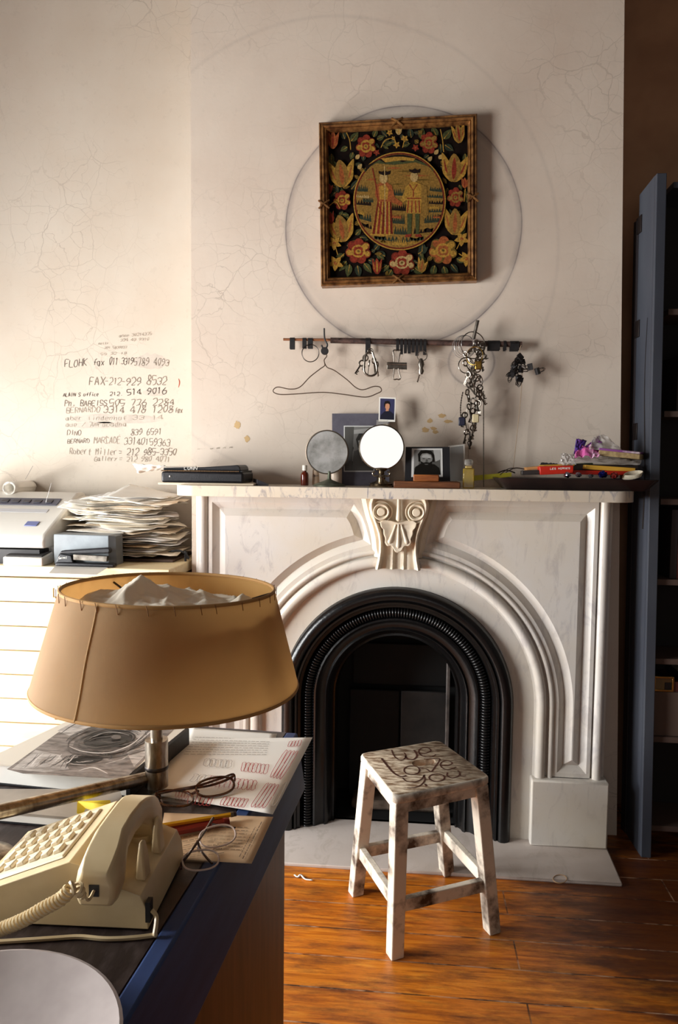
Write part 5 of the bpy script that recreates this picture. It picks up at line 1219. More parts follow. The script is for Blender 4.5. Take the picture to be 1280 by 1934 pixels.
MB().hexa([dk(-.012, -.016, DZ-.128), dk(DL, -.016, DZ-.128), dk(DL, .012, DZ-.128), dk(-.012, .012, DZ-.128)], [dk(0, 0, DZ+.0005), dk(DL, 0, DZ+.0005), dk(DL, .0255, DZ+.0005), dk(0, .0255, DZ+.0005)]).build('blue_edge', bluep, desk, bevel=.004)
MB().hexa([dk(-.012, .013, DZ-.12), dk(.012, .013, DZ-.12), dk(.012, DW, DZ-.12), dk(-.012, DW, DZ-.12)], [dk(-.004, .0265, DZ-.002), dk(.0015, .0265, DZ-.002), dk(.0015, DW, DZ-.002), dk(-.004, DW, DZ-.002)]).build('back_edge', bluep, desk, smooth=0)
MB().hexa([dk(.155, -.008, 0), dk(DL-.03, -.008, 0), dk(DL-.03, .012, 0), dk(.155, .012, 0)], [dk(.155, -.008, DZ-.128), dk(DL-.03, -.008, DZ-.128), dk(DL-.03, .012, DZ-.128), dk(.155, .012, DZ-.128)]).build('side_panel', brpan, desk, smooth=0)
for s0 in (.02, DL-.08): MB().hexa([dk(s0, DW-.07, 0), dk(s0+.05, DW-.07, 0), dk(s0+.05, DW-.02, 0), dk(s0, DW-.02, 0)], [dk(s0, DW-.07, DZ-.03), dk(s0+.05, DW-.07, DZ-.03), dk(s0+.05, DW-.02, DZ-.03), dk(s0, DW-.02, DZ-.03)]).build('leg', brpan, desk, smooth=0)

# book with the eye on its cover
def crop(x, y): return 40+x/2.207, 1340+y/2.207
bk = thing('art_book', 'thick art book with a black and white close-up of an eye on its cover', 'book', d_(200, 1450))
BZ = .040
B4 = [d_(239, 1466, BZ), d_(352, 1374, BZ), d_(146, 1353, BZ), Vector((-.765, -1.350, DZ+BZ))]
def dn(p, z): return Vector((p.x, p.y, DZ+z))
MB().hexa([dn(p, .0015) for p in B4], [dn(p, .004) for p in B4]).build('back_cover', black, bk, smooth=0)
ctr = sum(B4, Vector())/4
def ins_(p, k): return p+(ctr-p)*k
MB().hexa([dn(ins_(p, .02), .004) for p in B4], [dn(ins_(p, .02), BZ-.003) for p in B4]).build('pages', paper, bk, smooth=0)
MB().hexa([dn(p, BZ-.003) for p in B4], [dn(p, BZ) for p in B4]).build('front_cover', M('cover_white', (226, 216, 200), .4), bk, smooth=0)
spn = [B4[0], B4[1]]; nd_ = (B4[0]-B4[3]).normalized()
MB().hexa([dn(B4[0], .0015), dn(B4[1], .0015), dn(B4[1]+nd_*.006, .0015), dn(B4[0]+nd_*.006, .0015)], [dn(B4[0], BZ), dn(B4[1], BZ), dn(B4[1]+nd_*.006, BZ-.002), dn(B4[0]+nd_*.006, BZ-.002)]).build('spine', black, bk, smooth=0)
GE = [M('eye_grey_%d' % i, c, .5, c2=c2, scale=26, detail=7, stretch=(1, 3, 1), lo=.4, hi=.62) for i, (c, c2) in enumerate((((26, 22, 22), (50, 44, 42)), ((74, 66, 62), (110, 100, 94)), ((150, 138, 130), (96, 86, 80)), ((206, 196, 188), (150, 140, 132)), ((228, 220, 212), (200, 190, 182))))]
ey = MB(); el_ = [0]
def ep(x, y): return at(*crop(x, y), 'z', DZ+BZ)
def esh(P, mi): el_[0] += 1; ey.poly([ep(x, y)+Z*(.0003+.00006*el_[0]) for x, y in P], mi)
def eel(cx, cy, rx, ry, rot, mi, n=28):
    c, s = math.cos(rot), math.sin(rot); esh([(cx+rx*math.cos(2*PI*k/n)*c-ry*math.sin(2*PI*k/n)*s, cy+rx*math.cos(2*PI*k/n)*s+ry*math.sin(2*PI*k/n)*c) for k in range(n)], mi)
def estk(P, w, mi, taper=True): el_[0] += 1; ey.ribbon([ep(p.x, p.y)+Z*(.0003+.00006*el_[0]) for p in cat_rom([Vector((*q, 0)) for q in P], 5)], w/2.207/1050, Z, mi, taper)
esh([(8, 268), (432, 292), (640, 78), (238, 36), (-60, 250)], 2)
esh([(150, 90), (240, 40), (430, 58), (560, 72), (500, 130), (420, 80), (300, 70), (200, 110)], 3)
esh([(-40, 250), (60, 170), (160, 190), (200, 250), (100, 262)], 3); esh([(440, 180), (560, 110), (600, 118), (520, 190), (470, 240)], 3)
esh([(225, 130), (300, 90), (380, 78), (450, 92), (475, 120), (440, 155), (360, 178), (270, 172), (215, 155)], 1)
eel(368, 126, 110, 34, -.12, 0); eel(268, 210, 72, 18, -.08, 0)
er = random.Random(17)
def earc(cx, cy, rx, ry, rot, a0, a1, w, mi):
    c, s_ = math.cos(rot), math.sin(rot)
    estk([(cx+rx*math.cos(a)*c-ry*math.sin(a)*s_+er.uniform(-3, 3), cy+rx*math.cos(a)*s_+ry*math.sin(a)*c+er.uniform(-2, 2)) for a in [a0+(a1-a0)*k/7 for k in range(8)]], w, mi)
for k in range(44):
    f = er.random(); up = er.random() < .6; m_ = er.uniform(PI+.5, 2*PI-.5) if up else er.uniform(.6, PI-.6); sp = er.uniform(.35, 1.1)
    earc(365+er.uniform(-25, 25), 132, 70+140*f, 12+58*f, -.12, m_-sp, m_+sp, er.uniform(4, 12)*(1.3-f*.6), er.choice((0, 0, 0, 1, 1) if f < .5 else (0, 1, 1, 2, 2)))
for k in range(16):
    f = er.random(); m_ = er.uniform(0, 6.28)
    earc(268+er.uniform(-20, 20), 212, 40+70*f, 5+26*f, -.08, m_-.6, m_+.6, er.uniform(4, 9), er.choice((0, 0, 1, 1, 3)))
estk([(300, 122), (345, 106), (400, 104), (450, 116)], 5, 3); estk([(330, 140), (380, 146), (430, 138)], 4, 2); eel(396, 124, 20, 9, 0, 1)
for k in range(16):
    x = 215-k*11; estk([(x+20, 205+er.uniform(-12, 12)), (x-10, 225+er.uniform(-8, 8)), (x-30-er.uniform(0, 30), 240+er.uniform(-4, 22))], er.uniform(3, 7), er.choice((0, 1, 3, 4)))
for P, w, mi in (([(200, 165), (260, 187), (360, 192), (450, 162), (505, 120)], 8, 4), ([(160, 115), (240, 66), (350, 58), (450, 74)], 9, 0), ([(420, 200), (480, 150), (540, 90)], 12, 1), ([(350, 240), (420, 220), (450, 200)], 8, 3), ([(240, 268), (300, 255), (360, 280)], 8, 4), ([(500, 100), (520, 90), (545, 95), (510, 130), (480, 150)], 6, 4)): estk(P, w, mi)
ey.build('cover_photo', GE, bk, smooth=0, fixn=False)

gk = thing('grey_book', 'pale grey book lying under the lamp arm, in front of the art book', 'book', d_(140, 1520))
G4 = [d_(150, 1545, .02), d_(233, 1513, .02), d_(226, 1490, .02), d_(-5, 1490, .02), d_(-5, 1532, .02)]
MB().hexa([dn(p, .001) for p in G4], [dn(p, .004) for p in G4]).build('back_cover', black, gk, smooth=0)
gc = sum(G4, Vector())/5
MB().hexa([dn(p+(gc-p)*.02, .004) for p in G4], [dn(p+(gc-p)*.02, .016) for p in G4]).build('pages', paper, gk, smooth=0)
MB().hexa([dn(p, .016) for p in G4], [dn(p, .020) for p in G4]).build('front_cover', M('grey_cover', (176, 164, 150), .4, c2=(150, 138, 124), scale=8), gk, smooth=0)
nt = MB(); N4 = [d_(146, 1514, .024), d_(208, 1512, .026), d_(210, 1521, .030), d_(186, 1549, .012), d_(145, 1536, .022)]
tag(nt.slab(N4, (0, 0, .0008)).build('sticky_note', M('yellow_note', (232, 202, 30), .6), smooth=0), 'yellow sticky note hanging over the edge of the grey book behind the telephone', 'sticky note')

# papers on the desk
def flat_sheet(name, lab, P, z, mat, curl=0.0, seed=1):
    t = thing(name, lab, 'paper', d_(sum(p[0] for p in P)/4, sum(p[1] for p in P)/4, z))
    q = [d_(x, y, z) for x, y in P]
    m = crumple(q[3], q[2], q[1], q[0], .0007, seed, 12, 12, 2)
    m.build('sheet', mat, t, solid=.0005, fixn=False); return t
redink = M('red_pencil', (176, 62, 58), .7); greyink = M('grey_pencil', (176, 166, 156), .7); typ = M('typed_text', (150, 138, 126), .7)
fs2 = flat_sheet('typed_sheet', 'white typed sheet at the back of the desk under the drawing sheet', [(355, 1374), (523, 1386), (516, 1412), (340, 1430)], .002, paper, seed=4)
fs1 = flat_sheet('drawing_sheet', 'white sheet with red pencil tube drawings overhanging the desk edge', [(345, 1396), (590, 1393), (515, 1538), (285, 1500)], .0045, M('sheet_white', (250, 246, 238), .7), seed=7)
wr = random.Random(9)
def dash_line(m, p0, p1, h, z, fill=.75):
    a, b = d_(*p0, z), d_(*p1, z); L = (b-a).length; u = (b-a).normalized(); x = 0
    while x < L:
        w = wr.uniform(.004, .011); m.ribbon([a+u*x, a+u*min(L, x+w)], h, Z); x += w+wr.uniform(.0012, .003)
tx = MB()
for k in range(8): dash_line(tx, (368-k*3, 1392+k*4.6), (510-k*1, 1397+k*4.0), .0016, .0035 if k < 1 else .0062)
tx.build('typed_lines', typ, fs1, smooth=0, fixn=False)
dr = MB(); dg = MB()
def tubes(m, q, n, w=.0011):
    """a row of n slim wobbly tubes filling the quad q (crop px)"""
    a, b, c, d = [Vector((*p, 0)) for p in q]
    for k in range(n):
        P = []
        for t in [i/18 for i in range(19)]:
            ang = 2*PI*t; u = (k+.5+.48*math.cos(ang))/n; v = .5+.5*math.copysign(abs(math.sin(ang))**.4, math.sin(ang))
            u += wr.uniform(-.02, .02); v += wr.uniform(-.02, .02)
            p = (a*(1-u)+b*u)*(1-v)+(d*(1-u)+c*u)*v
            P.append(at(*crop(p.x, p.y), 'z', DZ+.0064))
        m.ribbon(P, w, Z)
tubes(dg, ((768, 202), (882, 210), (872, 244), (758, 236)), 5); tubes(dg, ((720, 268), (880, 280), (860, 312), (700, 300)), 6); tubes(dg, ((1090, 310), (1110, 300), (1060, 400), (1040, 400)), 1)
tubes(dr, ((925, 218), (1035, 228), (1022, 270), (912, 256)), 7); tubes(dr, ((1100, 168), (1158, 172), (1085, 290), (1032, 282)), 4); tubes(dr, ((790, 275), (985, 295), (970, 338), (770, 318)), 11); tubes(dr, ((1022, 305), (1078, 312), (1015, 412), (952, 405)), 4)
tubes(dr, ((700, 352), (805, 362), (785, 402), (690, 394)), 6); tubes(dr, ((845, 362), (950, 372), (930, 408), (825, 398)), 7); tubes(dr, ((650, 335), (700, 340), (690, 372), (640, 366)), 4); tubes(dr, ((1118, 132), (1172, 126), (1162, 152), (1108, 156)), 4)
dr.build('red_drawing', redink, fs1, smooth=0, fixn=False); dg.build('grey_drawing', greyink, fs1, smooth=0, fixn=False)
fs3 = flat_sheet('tan_letter', 'tan typed letter under the clear-lensed eyeglasses at the desk edge', [(310, 1535), (516, 1543), (475, 1631), (296, 1620)], .0025, M('tan_letter_paper', (216, 184, 146), .75), seed=12)
tx = MB()
for k in range(6): dash_line(tx, (330+k*3, 1585+k*7), (395+k*6, 1570+k*8), .0017, .0042)
for k in range(8): dash_line(tx, (408-k*3, 1560+k*6), (470-k*2, 1563+k*6), .0015, .0042)
dash_line(tx, (458, 1622), (494, 1552), .0016, .0042); dash_line(tx, (452, 1618), (482, 1562), .0012, .0042)
tx.build('typed_lines', M('typed_dark', (120, 96, 76), .7), fs3, smooth=0, fixn=False)

# pencils
def pencil(name, lab, p0, p1, z, r, mat, tip=False):
    a, b = d_(*p0, z), d_(*p1, z); t = thing(name, lab, 'pencil', (a+b)/2-Z*r)
    MB().tube([a, a+(b-a)*.93], r, 6).build('barrel', mat, t, smooth=0)
    MB().tube([a+(b-a)*.925, a+(b-a)*.965], r*1.04, 12).build('ferrule', steel if tip else dred, t)
    MB().tube([a+(b-a)*.963, b], r*.92, 12).build('eraser', M('eraser', (60, 40, 40), .8) if tip else dred, t)
pencil('pencil', 'yellow pencil with a dark eraser lying above the tan letter', (296, 1561), (446, 1537), .0135, .0040, M('pencil_paint', (214, 158, 30), .35), True)
pencil('pencil', 'thick dark red pencil in front of the yellow pencil', (290, 1580), (432, 1551), .0095, .0062, M('red_lacquer', (128, 34, 26), .35))
pencil('pencil', 'slim dark red pencil squeezed behind the thick red one', (292, 1570), (432, 1546), .008, .0035, M('red_lacquer', (128, 34, 26)))

# eyeglasses
lens = M('lens_glass', (248, 246, 240), .03, trans=1.0, ior=1.12, alpha=.35)
def gl_pt(x, y, z): return at(*crop(x, y), 'z', DZ+z)
def glasses(name, lab, rims, temples, bridge, mat, r, zb, rmat=None):
    t = thing(name, lab, 'eyeglasses', gl_pt(rims[0][0], rims[0][1], 0))
    for cx, cy, rx, ry, rot, dz in rims:
        c, s = math.cos(rot), math.sin(rot); P = []
        for k in range(30):
            a = 2*PI*k/30; ex = math.copysign(abs(math.cos(a))**.85, math.cos(a)); ey_ = math.copysign(abs(math.sin(a))**.85, math.sin(a))
            P.append(gl_pt(cx+rx*ex*c-ry*ey_*s, cy+rx*ex*s+ry*ey_*c, zb+dz*(1-ey_)*.5))
        rim = MB().tube(P, r*(1 if rmat is None else .75), 8, True).build('rim', rmat or mat, t)
        cc = sum(P, Vector())/30
        MB().loft([[p*.97+cc*.03 for p in P], [p*.97+cc*.03+Z*.0012 for p in P]]).build('lens', lens, rim, smooth=0)
    for P in temples: MB().tube(cat_rom([gl_pt(*p) for p in P], 5), lambda q: r*(1.15-.3*q), 8).build('temple', mat, t)
    MB().tube(cat_rom([gl_pt(*p) for p in bridge], 5), r*1.1, 8).build('bridge', mat, t)
tort = M('tortoiseshell', (92, 50, 28), .22, c2=(52, 26, 16), scale=60, coat=.4)
glasses('eyeglasses', 'brown tortoiseshell eyeglasses lying on the red pencil drawing', [(638, 370, 78, 33, .05, .006), (808, 322, 80, 38, -.18, .016)], [[(560, 352, .012), (640, 336, .016), (735, 318, .020), (830, 288, .022), (884, 270, .022), (889, 300, .012)], [(575, 350, .010), (585, 385, .008), (592, 402, .006)], [(884, 278, .024), (840, 300, .022), (760, 322, .018), (600, 342, .016)]], [(712, 352, .010), (726, 345, .014), (738, 340, .014)], tort, .0022, .008)
wine = M('wine_frame', (62, 24, 28), .25, c2=(36, 14, 18), scale=50, coat=.4)
glasses('eyeglasses', 'eyeglasses with dark wine temples and pale clear rims on the tan letter', [(748, 628, 76, 42, -.12, .014), (818, 528, 76, 44, -.22, .016)], [[(800, 452, .022), (772, 498, .020), (735, 552, .022), (690, 615, .018), (668, 640, .010), (666, 664, .008)], [(735, 548, .020), (745, 580, .016), (770, 615, .014), (796, 642, .012)], [(795, 478, .020), (850, 486, .018), (892, 494, .014)]], [(742, 572, .012), (738, 582, .014), (745, 592, .012)], wine, .0019, .006, M('pale_rim', (206, 184, 172), .2, coat=.3))

# dish in the near corner
di = thing('white_dish', 'shallow white glazed dish at the near left corner of the desk', 'dish', (-.410, -1.975, DZ))
MB().lathe([(0, 0), (.06, 0), (.065, .002), (.100, .016), (.121, .026), (.123, .029), (.120, .030), (.098, .021), (.07, .009), (.03, .006), (0, .0055)], 64, Matrix.Translation((-.410, -1.975, DZ+.001)) @ Matrix.Scale(1.2, 4)).build('dish_body', M('glazed_white', (196, 184, 180), .22, c2=(176, 164, 160), scale=10), di)

# ---------------------------------------------------------------- telephone
ivory = M('ivory_plastic', (216, 194, 154), .32, c2=(204, 180, 138), scale=9, spec=.5, bump=.02, bscale=200)
ivory2 = M('ivory_keys', (232, 216, 186), .35)
pN = Vector((-.316, -1.730, DZ)); pa = Vector((-.04, .9992, 0)); pb_ = Vector((-.9992, -.04, 0))
def tl(a, b, z): return pN+pa*a+pb_*b+Z*z
tel = thing('telephone', 'ivory push-button desk telephone with its handset across the back', 'telephone', tl(.08, .12, 0))
TWd = .170
prof = [(0.000, .003), (.003, .030), (.010, .046), (.022, .050), (.030, .053), (.062, .060), (.085, .082), (.100, .086), (.235, .034), (.240, .026), (.240, .003)]
rows = [(-.0, .0), (.004, .004), (TWd-.004, .004), (TWd, 0)]
MB().slab([tl(0, b, z) for b, z in prof], pa*TWd).build('housing', ivory, tel, bevel=.010, bseg=4)
# key panel on the slope
def slp(a, u, lift): 
    b0, z0, b1, z1 = .104, .0845, .232, .0352; L = math.hypot(b1-b0, z1-z0); nb, nz = (z0-z1)/L, (b1-b0)/L
    return tl(a, b0+(b1-b0)*u+nb*lift, z0+(z1-z0)*u+nz*lift)
MB().loft([[slp(.018, .08, .0005), slp(TWd-.016, .08, .0005), slp(TWd-.016, .94, .0005), slp(.018, .94, .0005)], [slp(.022, .10, .0035), slp(TWd-.02, .10, .0035), slp(TWd-.02, .92, .0035), slp(.022, .92, .0035)]]).build('key_panel', ivory2, tel, bevel=.001)
for i in range(4):
    for j in range(6):
        a0 = .032+i*.030; u0 = .15+j*.128
        MB().loft([[slp(a0, u0, .0035), slp(a0+.020, u0, .0035), slp(a0+.020, u0+.085, .0035), slp(a0, u0+.085, .0035)], [slp(a0+.0015, u0+.01, .0085), slp(a0+.0185, u0+.01, .0085), slp(a0+.0185, u0+.075, .0085), slp(a0+.0015, u0+.075, .0085)]]).build('key', ivory2, tel, bevel=.0012)
# cradle prongs
for a0, b0 in ((.040, .020), (.106, .020), (.040, .078), (.106, .078)):
    MB().loft([[tl(a0-.012, b0-.008, .048), tl(a0+.012, b0-.008, .048), tl(a0+.012, b0+.006, .048), tl(a0-.012, b0+.006, .048)], [tl(a0-.010, b0-.005, .080), tl(a0+.010, b0-.005, .080), tl(a0+.010, b0+.004, .080), tl(a0-.010, b0+.004, .080)], [tl(a0-.005, b0-.003, .096), tl(a0+.005, b0-.003, .096), tl(a0+.005, b0+.003, .096), tl(a0-.005, b0+.003, .096)]]).build('cradle_prong', ivory, tel, bevel=.004, bseg=3)
MB().lohi((0, 0, 0), (1, 1, 1))
jk = MB(); P = [tl(.012, -.0006, .016), tl(.026, -.0006, .016), tl(.026, -.0006, .040), tl(.012, -.0006, .040)]
jk.slab([tl(a, -.0025, z) for a, z in ((-.0005, .012), (.012, .012), (.012, .038), (-.0005, .038))], pb_*.006).build('cord_socket', blk, tel, smooth=0)
hsb = .050
hs = bpy.data.objects.new('handset', None); COL.objects.link(hs); hs.parent = tel; hs.empty_display_size = .03
def hsec(a, zt, dep, w, tw=.72):
    # eight-sided section, flat on top with wide chamfers
    return [tl(a, hsb-w*.5*tw, zt), tl(a, hsb+w*.5*tw, zt), tl(a, hsb+w*.5, zt-dep*.32), tl(a, hsb+w*.5, zt-dep*.8), tl(a, hsb+w*.42, zt-dep), tl(a, hsb-w*.42, zt-dep), tl(a, hsb-w*.5, zt-dep*.8), tl(a, hsb-w*.5, zt-dep*.32)]
secs = [(-.046, .096, .036, .040), (-.042, .102, .044, .047), (-.030, .110, .052, .052), (-.014, .117, .052, .052), (-.002, .1215, .038, .048), (.010, .127, .030, .044), (.045, .129, .027, .042), (.080, .128, .029, .044), (.102, .1245, .040, .048), (.116, .120, .060, .052), (.136, .112, .060, .052), (.152, .101, .050, .047), (.156, .095, .042, .040)]
hbody = MB().loft([hsec(a, z, d, w) for a, z, d, w in secs]).build('handset_body', ivory, tel, bevel=.004, bseg=3)
bpy.data.objects.remove(hs)
for a0, lab in ((-.018, 1), (.126, 0)):
    c = tl(a0, hsb, .064 if lab else .058)
    MB().lathe([(0, -.006), (.018, -.006), (.022, -.001), (.023, .008), (0, .008)], 24, Matrix.Translation(c)).build('ear_cap' if not lab else 'mouth_cap', ivory, hbody)
sk = MB().slab([tl(-.0465, hsb+dx, z) for dx, z in ((-.006, .072), (.006, .072), (.006, .086), (-.006, .086))], pa*-.0012); sk.build('cord_socket', blk, hbody, smooth=0)
# coiled handset cord
st_ = tl(-.047, hsb, .079)
path = cat_rom([st_, st_+Vector((-.002, -.014, -.003)), at(140, 1676, 'y', -1.806), at(116, 1697, 'y', -1.806), at(82, 1716, 'y', -1.802), at(45, 1737, 'y', -1.798), at(-10, 1760, 'y', -1.79), d_(-90, 1790, .010)], 26)
cum_ = [0]
for a, b in zip(path, path[1:]): cum_.append(cum_[-1]+(b-a).length)
coil = []; i = 0; step = .0006; s = 0
while s < cum_[-1]-1e-4:
    while cum_[i+1] < s: i += 1
    f = (s-cum_[i])/max(1e-9, cum_[i+1]-cum_[i]); p = path[i].lerp(path[i+1], f); d = (path[i+1]-path[i]).normalized()
    n1 = d.cross(Z).normalized(); n2 = d.cross(n1); k = min(1, max(0, (s-.018)/.02)); ang = s/.0058*2*PI
    coil.append(p+(n1*math.cos(ang)+n2*math.sin(ang))*.0068*k); s += step if k > 0 else .003
MB().tube(coil, .0021, 5).build('coiled_cord', ivory, tel, smooth=60)
fc = cat_rom([tl(.004, -.003, .026), tl(.002, -.010, .018), tl(-.012, -.012, .006), d_(290, 1766, .003), d_(250, 1771, .003), d_(200, 1773, .003), d_(150, 1769, .003), d_(100, 1772, .003), d_(40, 1776, .003), d_(-60, 1782, .003)], 6)
MB().tube(fc, .0030, 6).build('line_cord', ivory, tel)

# ---------------------------------------------------------------- swing-arm lamp
chrome = M('worn_chrome', (196, 186, 172), .3, 1.0, c2=(120, 106, 90), scale=50, stretch=(1, 1, .3))
lampc = Vector((-.410, -1.36, 0))
lamp = thing('desk_lamp', 'chrome swing-arm desk lamp with a wide tan paper shade', 'lamp', (-.436, -1.345, DZ))
px_ = -.436; py_ = -1.352
MB().tube([Vector((px_, py_, DZ+.014)), Vector((px_, py_, DZ+.098))], .0200, 28).build('sleeve', chrome, lamp)
MB().lathe([(.0200, 0), (.0207, .002), (.0207, .005), (.0200, .007)], 28, Matrix.Translation((px_, py_, DZ+.045))).build('sleeve_ring', dsteel, lamp)
MB().tube([Vector((px_, py_, DZ+.095)), Vector((px_, py_, 1.00))], .0105, 20).build('stem', chrome, lamp)
MB().tube([Vector((px_-.006, py_-.012, DZ+.006)), Vector((px_-.006, py_-.012, DZ+.022))], .006, 12).build('knob', steel, lamp)
aA = at(276, 1470, 'y', py_-.004); aB = at(45, 1523, 'y', py_-.20); dv = (aB-aA)
aC = aA+dv*1.27
MB().tube([aA, aB, aC], .0112, 20).build('arm', chrome, lamp)
MB().tube([Vector((aC.x, aC.y, DZ+.01)), Vector((aC.x, aC.y, aC.z+.03))], .018, 20).build('pillar', chrome, lamp)
MB().lathe([(0, 0), (.044, 0), (.044, .008), (.038, .014), (.02, .018), (0, .018)], 40, Matrix.Translation((aC.x, aC.y, DZ+.0005))).build('base', chrome, lamp)
sht = translucent(M('shade_paper', (172, 142, 102), .8, c2=(160, 128, 88), scale=5, bump=.12, bscale=240), .46, (222, 190, 142))
shin = translucent(M('shade_lining', (206, 164, 100), .7, c2=(190, 142, 76), scale=6), .46, (236, 210, 168))
stc = M('shade_trim', (176, 132, 78), .8); stk = M('stitch', (128, 88, 54), .9)
tilt = Matrix.Translation((lampc.x, lampc.y, .985)) @ Matrix.Rotation(.018, 4, 'Y') @ Matrix.Rotation(-.012, 4, 'X')
RT0, RB0, HH = .180, .2255, .083
sd = MB().lathe([(RB0, -HH), (RB0-.001, -HH+.003)]+[(RB0+(RT0-RB0)*k/8, -HH+2*HH*k/8) for k in range(1, 9)], 96, tilt)
shade = sd.build('lamp_shade', sht, lamp, smooth=60, fixn=False)
MB().lathe([(RB0-.0025+(RT0-RB0)*k/8, -HH+.001+2*HH*k/8*.995) for k in range(9)], 96, tilt).build('shade_lining', shin, shade, smooth=60, fixn=False)
for r, z in ((RT0-.001, HH), (RB0-.002, -HH)):
    MB().tube([tilt @ Vector((r*math.cos(2*PI*k/96), r*math.sin(2*PI*k/96), z)) for k in range(96)], .0032, 8, True).build('shade_rim', stc, shade)
sm_ = MB()
for k in range(30):
    a = 2*PI*k/30+wr.uniform(-.05, .05)
    sm_.tube([tilt @ Vector(((RT0+.0035)*math.cos(a+e), (RT0+.0035)*math.sin(a+e), z)) for e, z in ((0, HH+.003), (.012, HH-.004), (.02, HH-.012))], 0.00065, 5)
sm_.build('stitch_pattern', stk, shade)
aS = math.radians(252)
MB().tube([tilt @ Vector(((RB0+(RT0-RB0)*t+.0008)*math.cos(aS+.004*math.sin(9*t)), (RB0+(RT0-RB0)*t+.0008)*math.sin(aS+.004*math.sin(9*t)), -HH+2*HH*t)) for t in [k/20 for k in range(21)]], .0009, 6).build('side_seam', M('seam', (214, 176, 124), .8), shade)
for k in range(3):
    a = 2*PI*k/3+.4
    MB().tube([tilt @ Vector((.008*math.cos(a), .008*math.sin(a), HH-.06)), tilt @ Vector((RT0*math.cos(a), RT0*math.sin(a), HH-.012))], .0022, 6).build('shade_spider', dsteel, lamp)
MB().lathe([(0, 0), (.012, 0), (.016, .01), (.016, .05), (0, .05)], 20, Matrix.Translation((px_, py_, .90))).build('bulb_socket', dsteel, lamp)
def clf(u, v):
    a = 2*PI*u; r = .172*v
    x, y = r*math.cos(a), r*math.sin(a)
    q = Vector((x*7, y*9, 2.2)); wx = x+.03*noise.noise(q); wy = y+.03*noise.noise(q+Vector((5, 2, 1)))
    hgt = .012*(1-v**3)+.016*noise.noise(Vector((x*6, y*8, 7)))+.006*(1-abs(math.sin(wx*48+wy*21)))**1.5+.005*(1-abs(math.sin(wy*62-wx*26+1)))**2+.005*noise.noise(Vector((x*34, y*34, 3)))+.003*noise.noise(Vector((x*80, y*80, 5)))
    hgt += .036*max(0, 1-abs(x+.062-.25*y)/.045)**1.3*max(0, 1-abs(y-.015)/.07)+.022*max(0, 1-abs(x-.125)/.03)*max(0, 1-abs(y-.0)/.09)
    return tilt @ Vector((x, y, HH-.034+hgt))
tag(MB().grid(clf, 120, 56, 0, True).build('white_cloth', translucent(M('muslin', (250, 245, 233), .9, c2=(242, 234, 216), scale=12, bump=.2, bscale=500), .35, (236, 222, 196)), smooth=180, solid=.001, fixn=False), 'crumpled white muslin cloth stuffed into the top of the lampshade', 'cloth')

# ================================================================ STOOL
spaint = M('flaking_white_paint', (222, 211, 194), .55, c2=(62, 44, 32), scale=11, detail=10, lo=.46, hi=.64, bump=.3, bscale=60)
swood = M('worn_seat_wood', (112, 86, 62), .65, c2=(206, 190, 166), scale=14, detail=10, stretch=(2, 6, 1), lo=.40, hi=.62, bump=.5, bscale=40)
carve = M('carved_groove', (74, 36, 22), .7)
SZ = .44
S4 = [Vector((-.134, -.475, 0)), Vector((.104, -.340, 0)), Vector((.233, -.596, 0)), Vector((-.025, -.750, 0))]   # L B R F
sc_ = sum(S4, Vector())/4
stool = thing('stool', 'worn white-painted wooden stool with words carved into its seat, before the fireplace', 'stool', sc_)
def rcorner(P, r, z):
    out = []; n = len(P)
    for i in range(n):
        a, b, c = P[i-1], P[i], P[(i+1) % n]; u = (a-b).normalized(); w = (c-b).normalized()
        for k in range(5):
            t = k/4; out.append((b+u*r)*(1-t)**2+b*2*t*(1-t)+(b+w*r)*t*t)
    return [Vector((p.x, p.y, z)) for p in out]
def cr4(x, y): return 620+x/3.556, 1360+y/3.556
hole = []
for k in range(24):
    a = 2*PI*k/24; ex = math.copysign(abs(math.cos(a))**.6, math.cos(a)); ey_ = math.copysign(abs(math.sin(a))**.8, math.sin(a))
    p = at(*cr4(640+78*ex, 284+22*ey_-6*ex), 'z', SZ); hole.append(Vector((p.x, p.y, 0)))
rim_o = [(.004, SZ-.024), (0, SZ-.018), (0, SZ-.006), (.002, SZ-.002), (.006, SZ)]
loops_ = []
for inset, z in rim_o:
    loops_.append(rcorner([p+(sc_-p)*(inset/.18) for p in S4], .022, z))
s_m = MB(); n = len(loops_[0]); 
s_m.add([q for l in loops_ for q in l], [(i*n+k, i*n+(k+1) % n, (i+1)*n+(k+1) % n, (i+1)*n+k) for i in range(len(loops_)-1) for k in range(n)], 1)
for z, l in ((SZ, loops_[-1]), (SZ-.024, loops_[0])):
    hl = [Vector((p.x, p.y, z)) for p in hole]
    s_m.add(l+hl, [tuple(t) for t in tessellate_polygon([[Vector((p.x, p.y, 0)) for p in l], [Vector((p.x, p.y, 0)) for p in hl]])], 0)
nh = len(hole)
s_m.add([Vector((p.x, p.y, SZ)) for p in hole]+[Vector((p.x, p.y, SZ-.024)) for p in hole], [(k, (k+1) % nh, nh+(k+1) % nh, nh+k) for k in range(nh)], 0)
seat = s_m.build('seat', [swood, spaint], stool, smooth=50, merge=True)
cvm = MB()
def cv(P, w=.0044):
    pts = [at(*cr4(x, y), 'z', SZ+.0006) for x, y in P]; cvm.ribbon(cat_rom(pts, 6), w, Z)
def cel(cx, cy, rx, ry, a0=0, a1=6.6): cv([(cx+rx*math.cos(a0+(a1-a0)*k/14), cy+ry*math.sin(a0+(a1-a0)*k/14)) for k in range(15)])
cv([(425, 200), (440, 238), (470, 264), (505, 264), (520, 238), (508, 218)]); cv([(515, 238), (535, 262), (575, 262), (595, 236), (575, 200)], .006)
cv([(605, 228), (660, 220), (688, 202), (660, 184), (622, 190), (606, 212), (630, 240), (682, 248), (722, 232)])
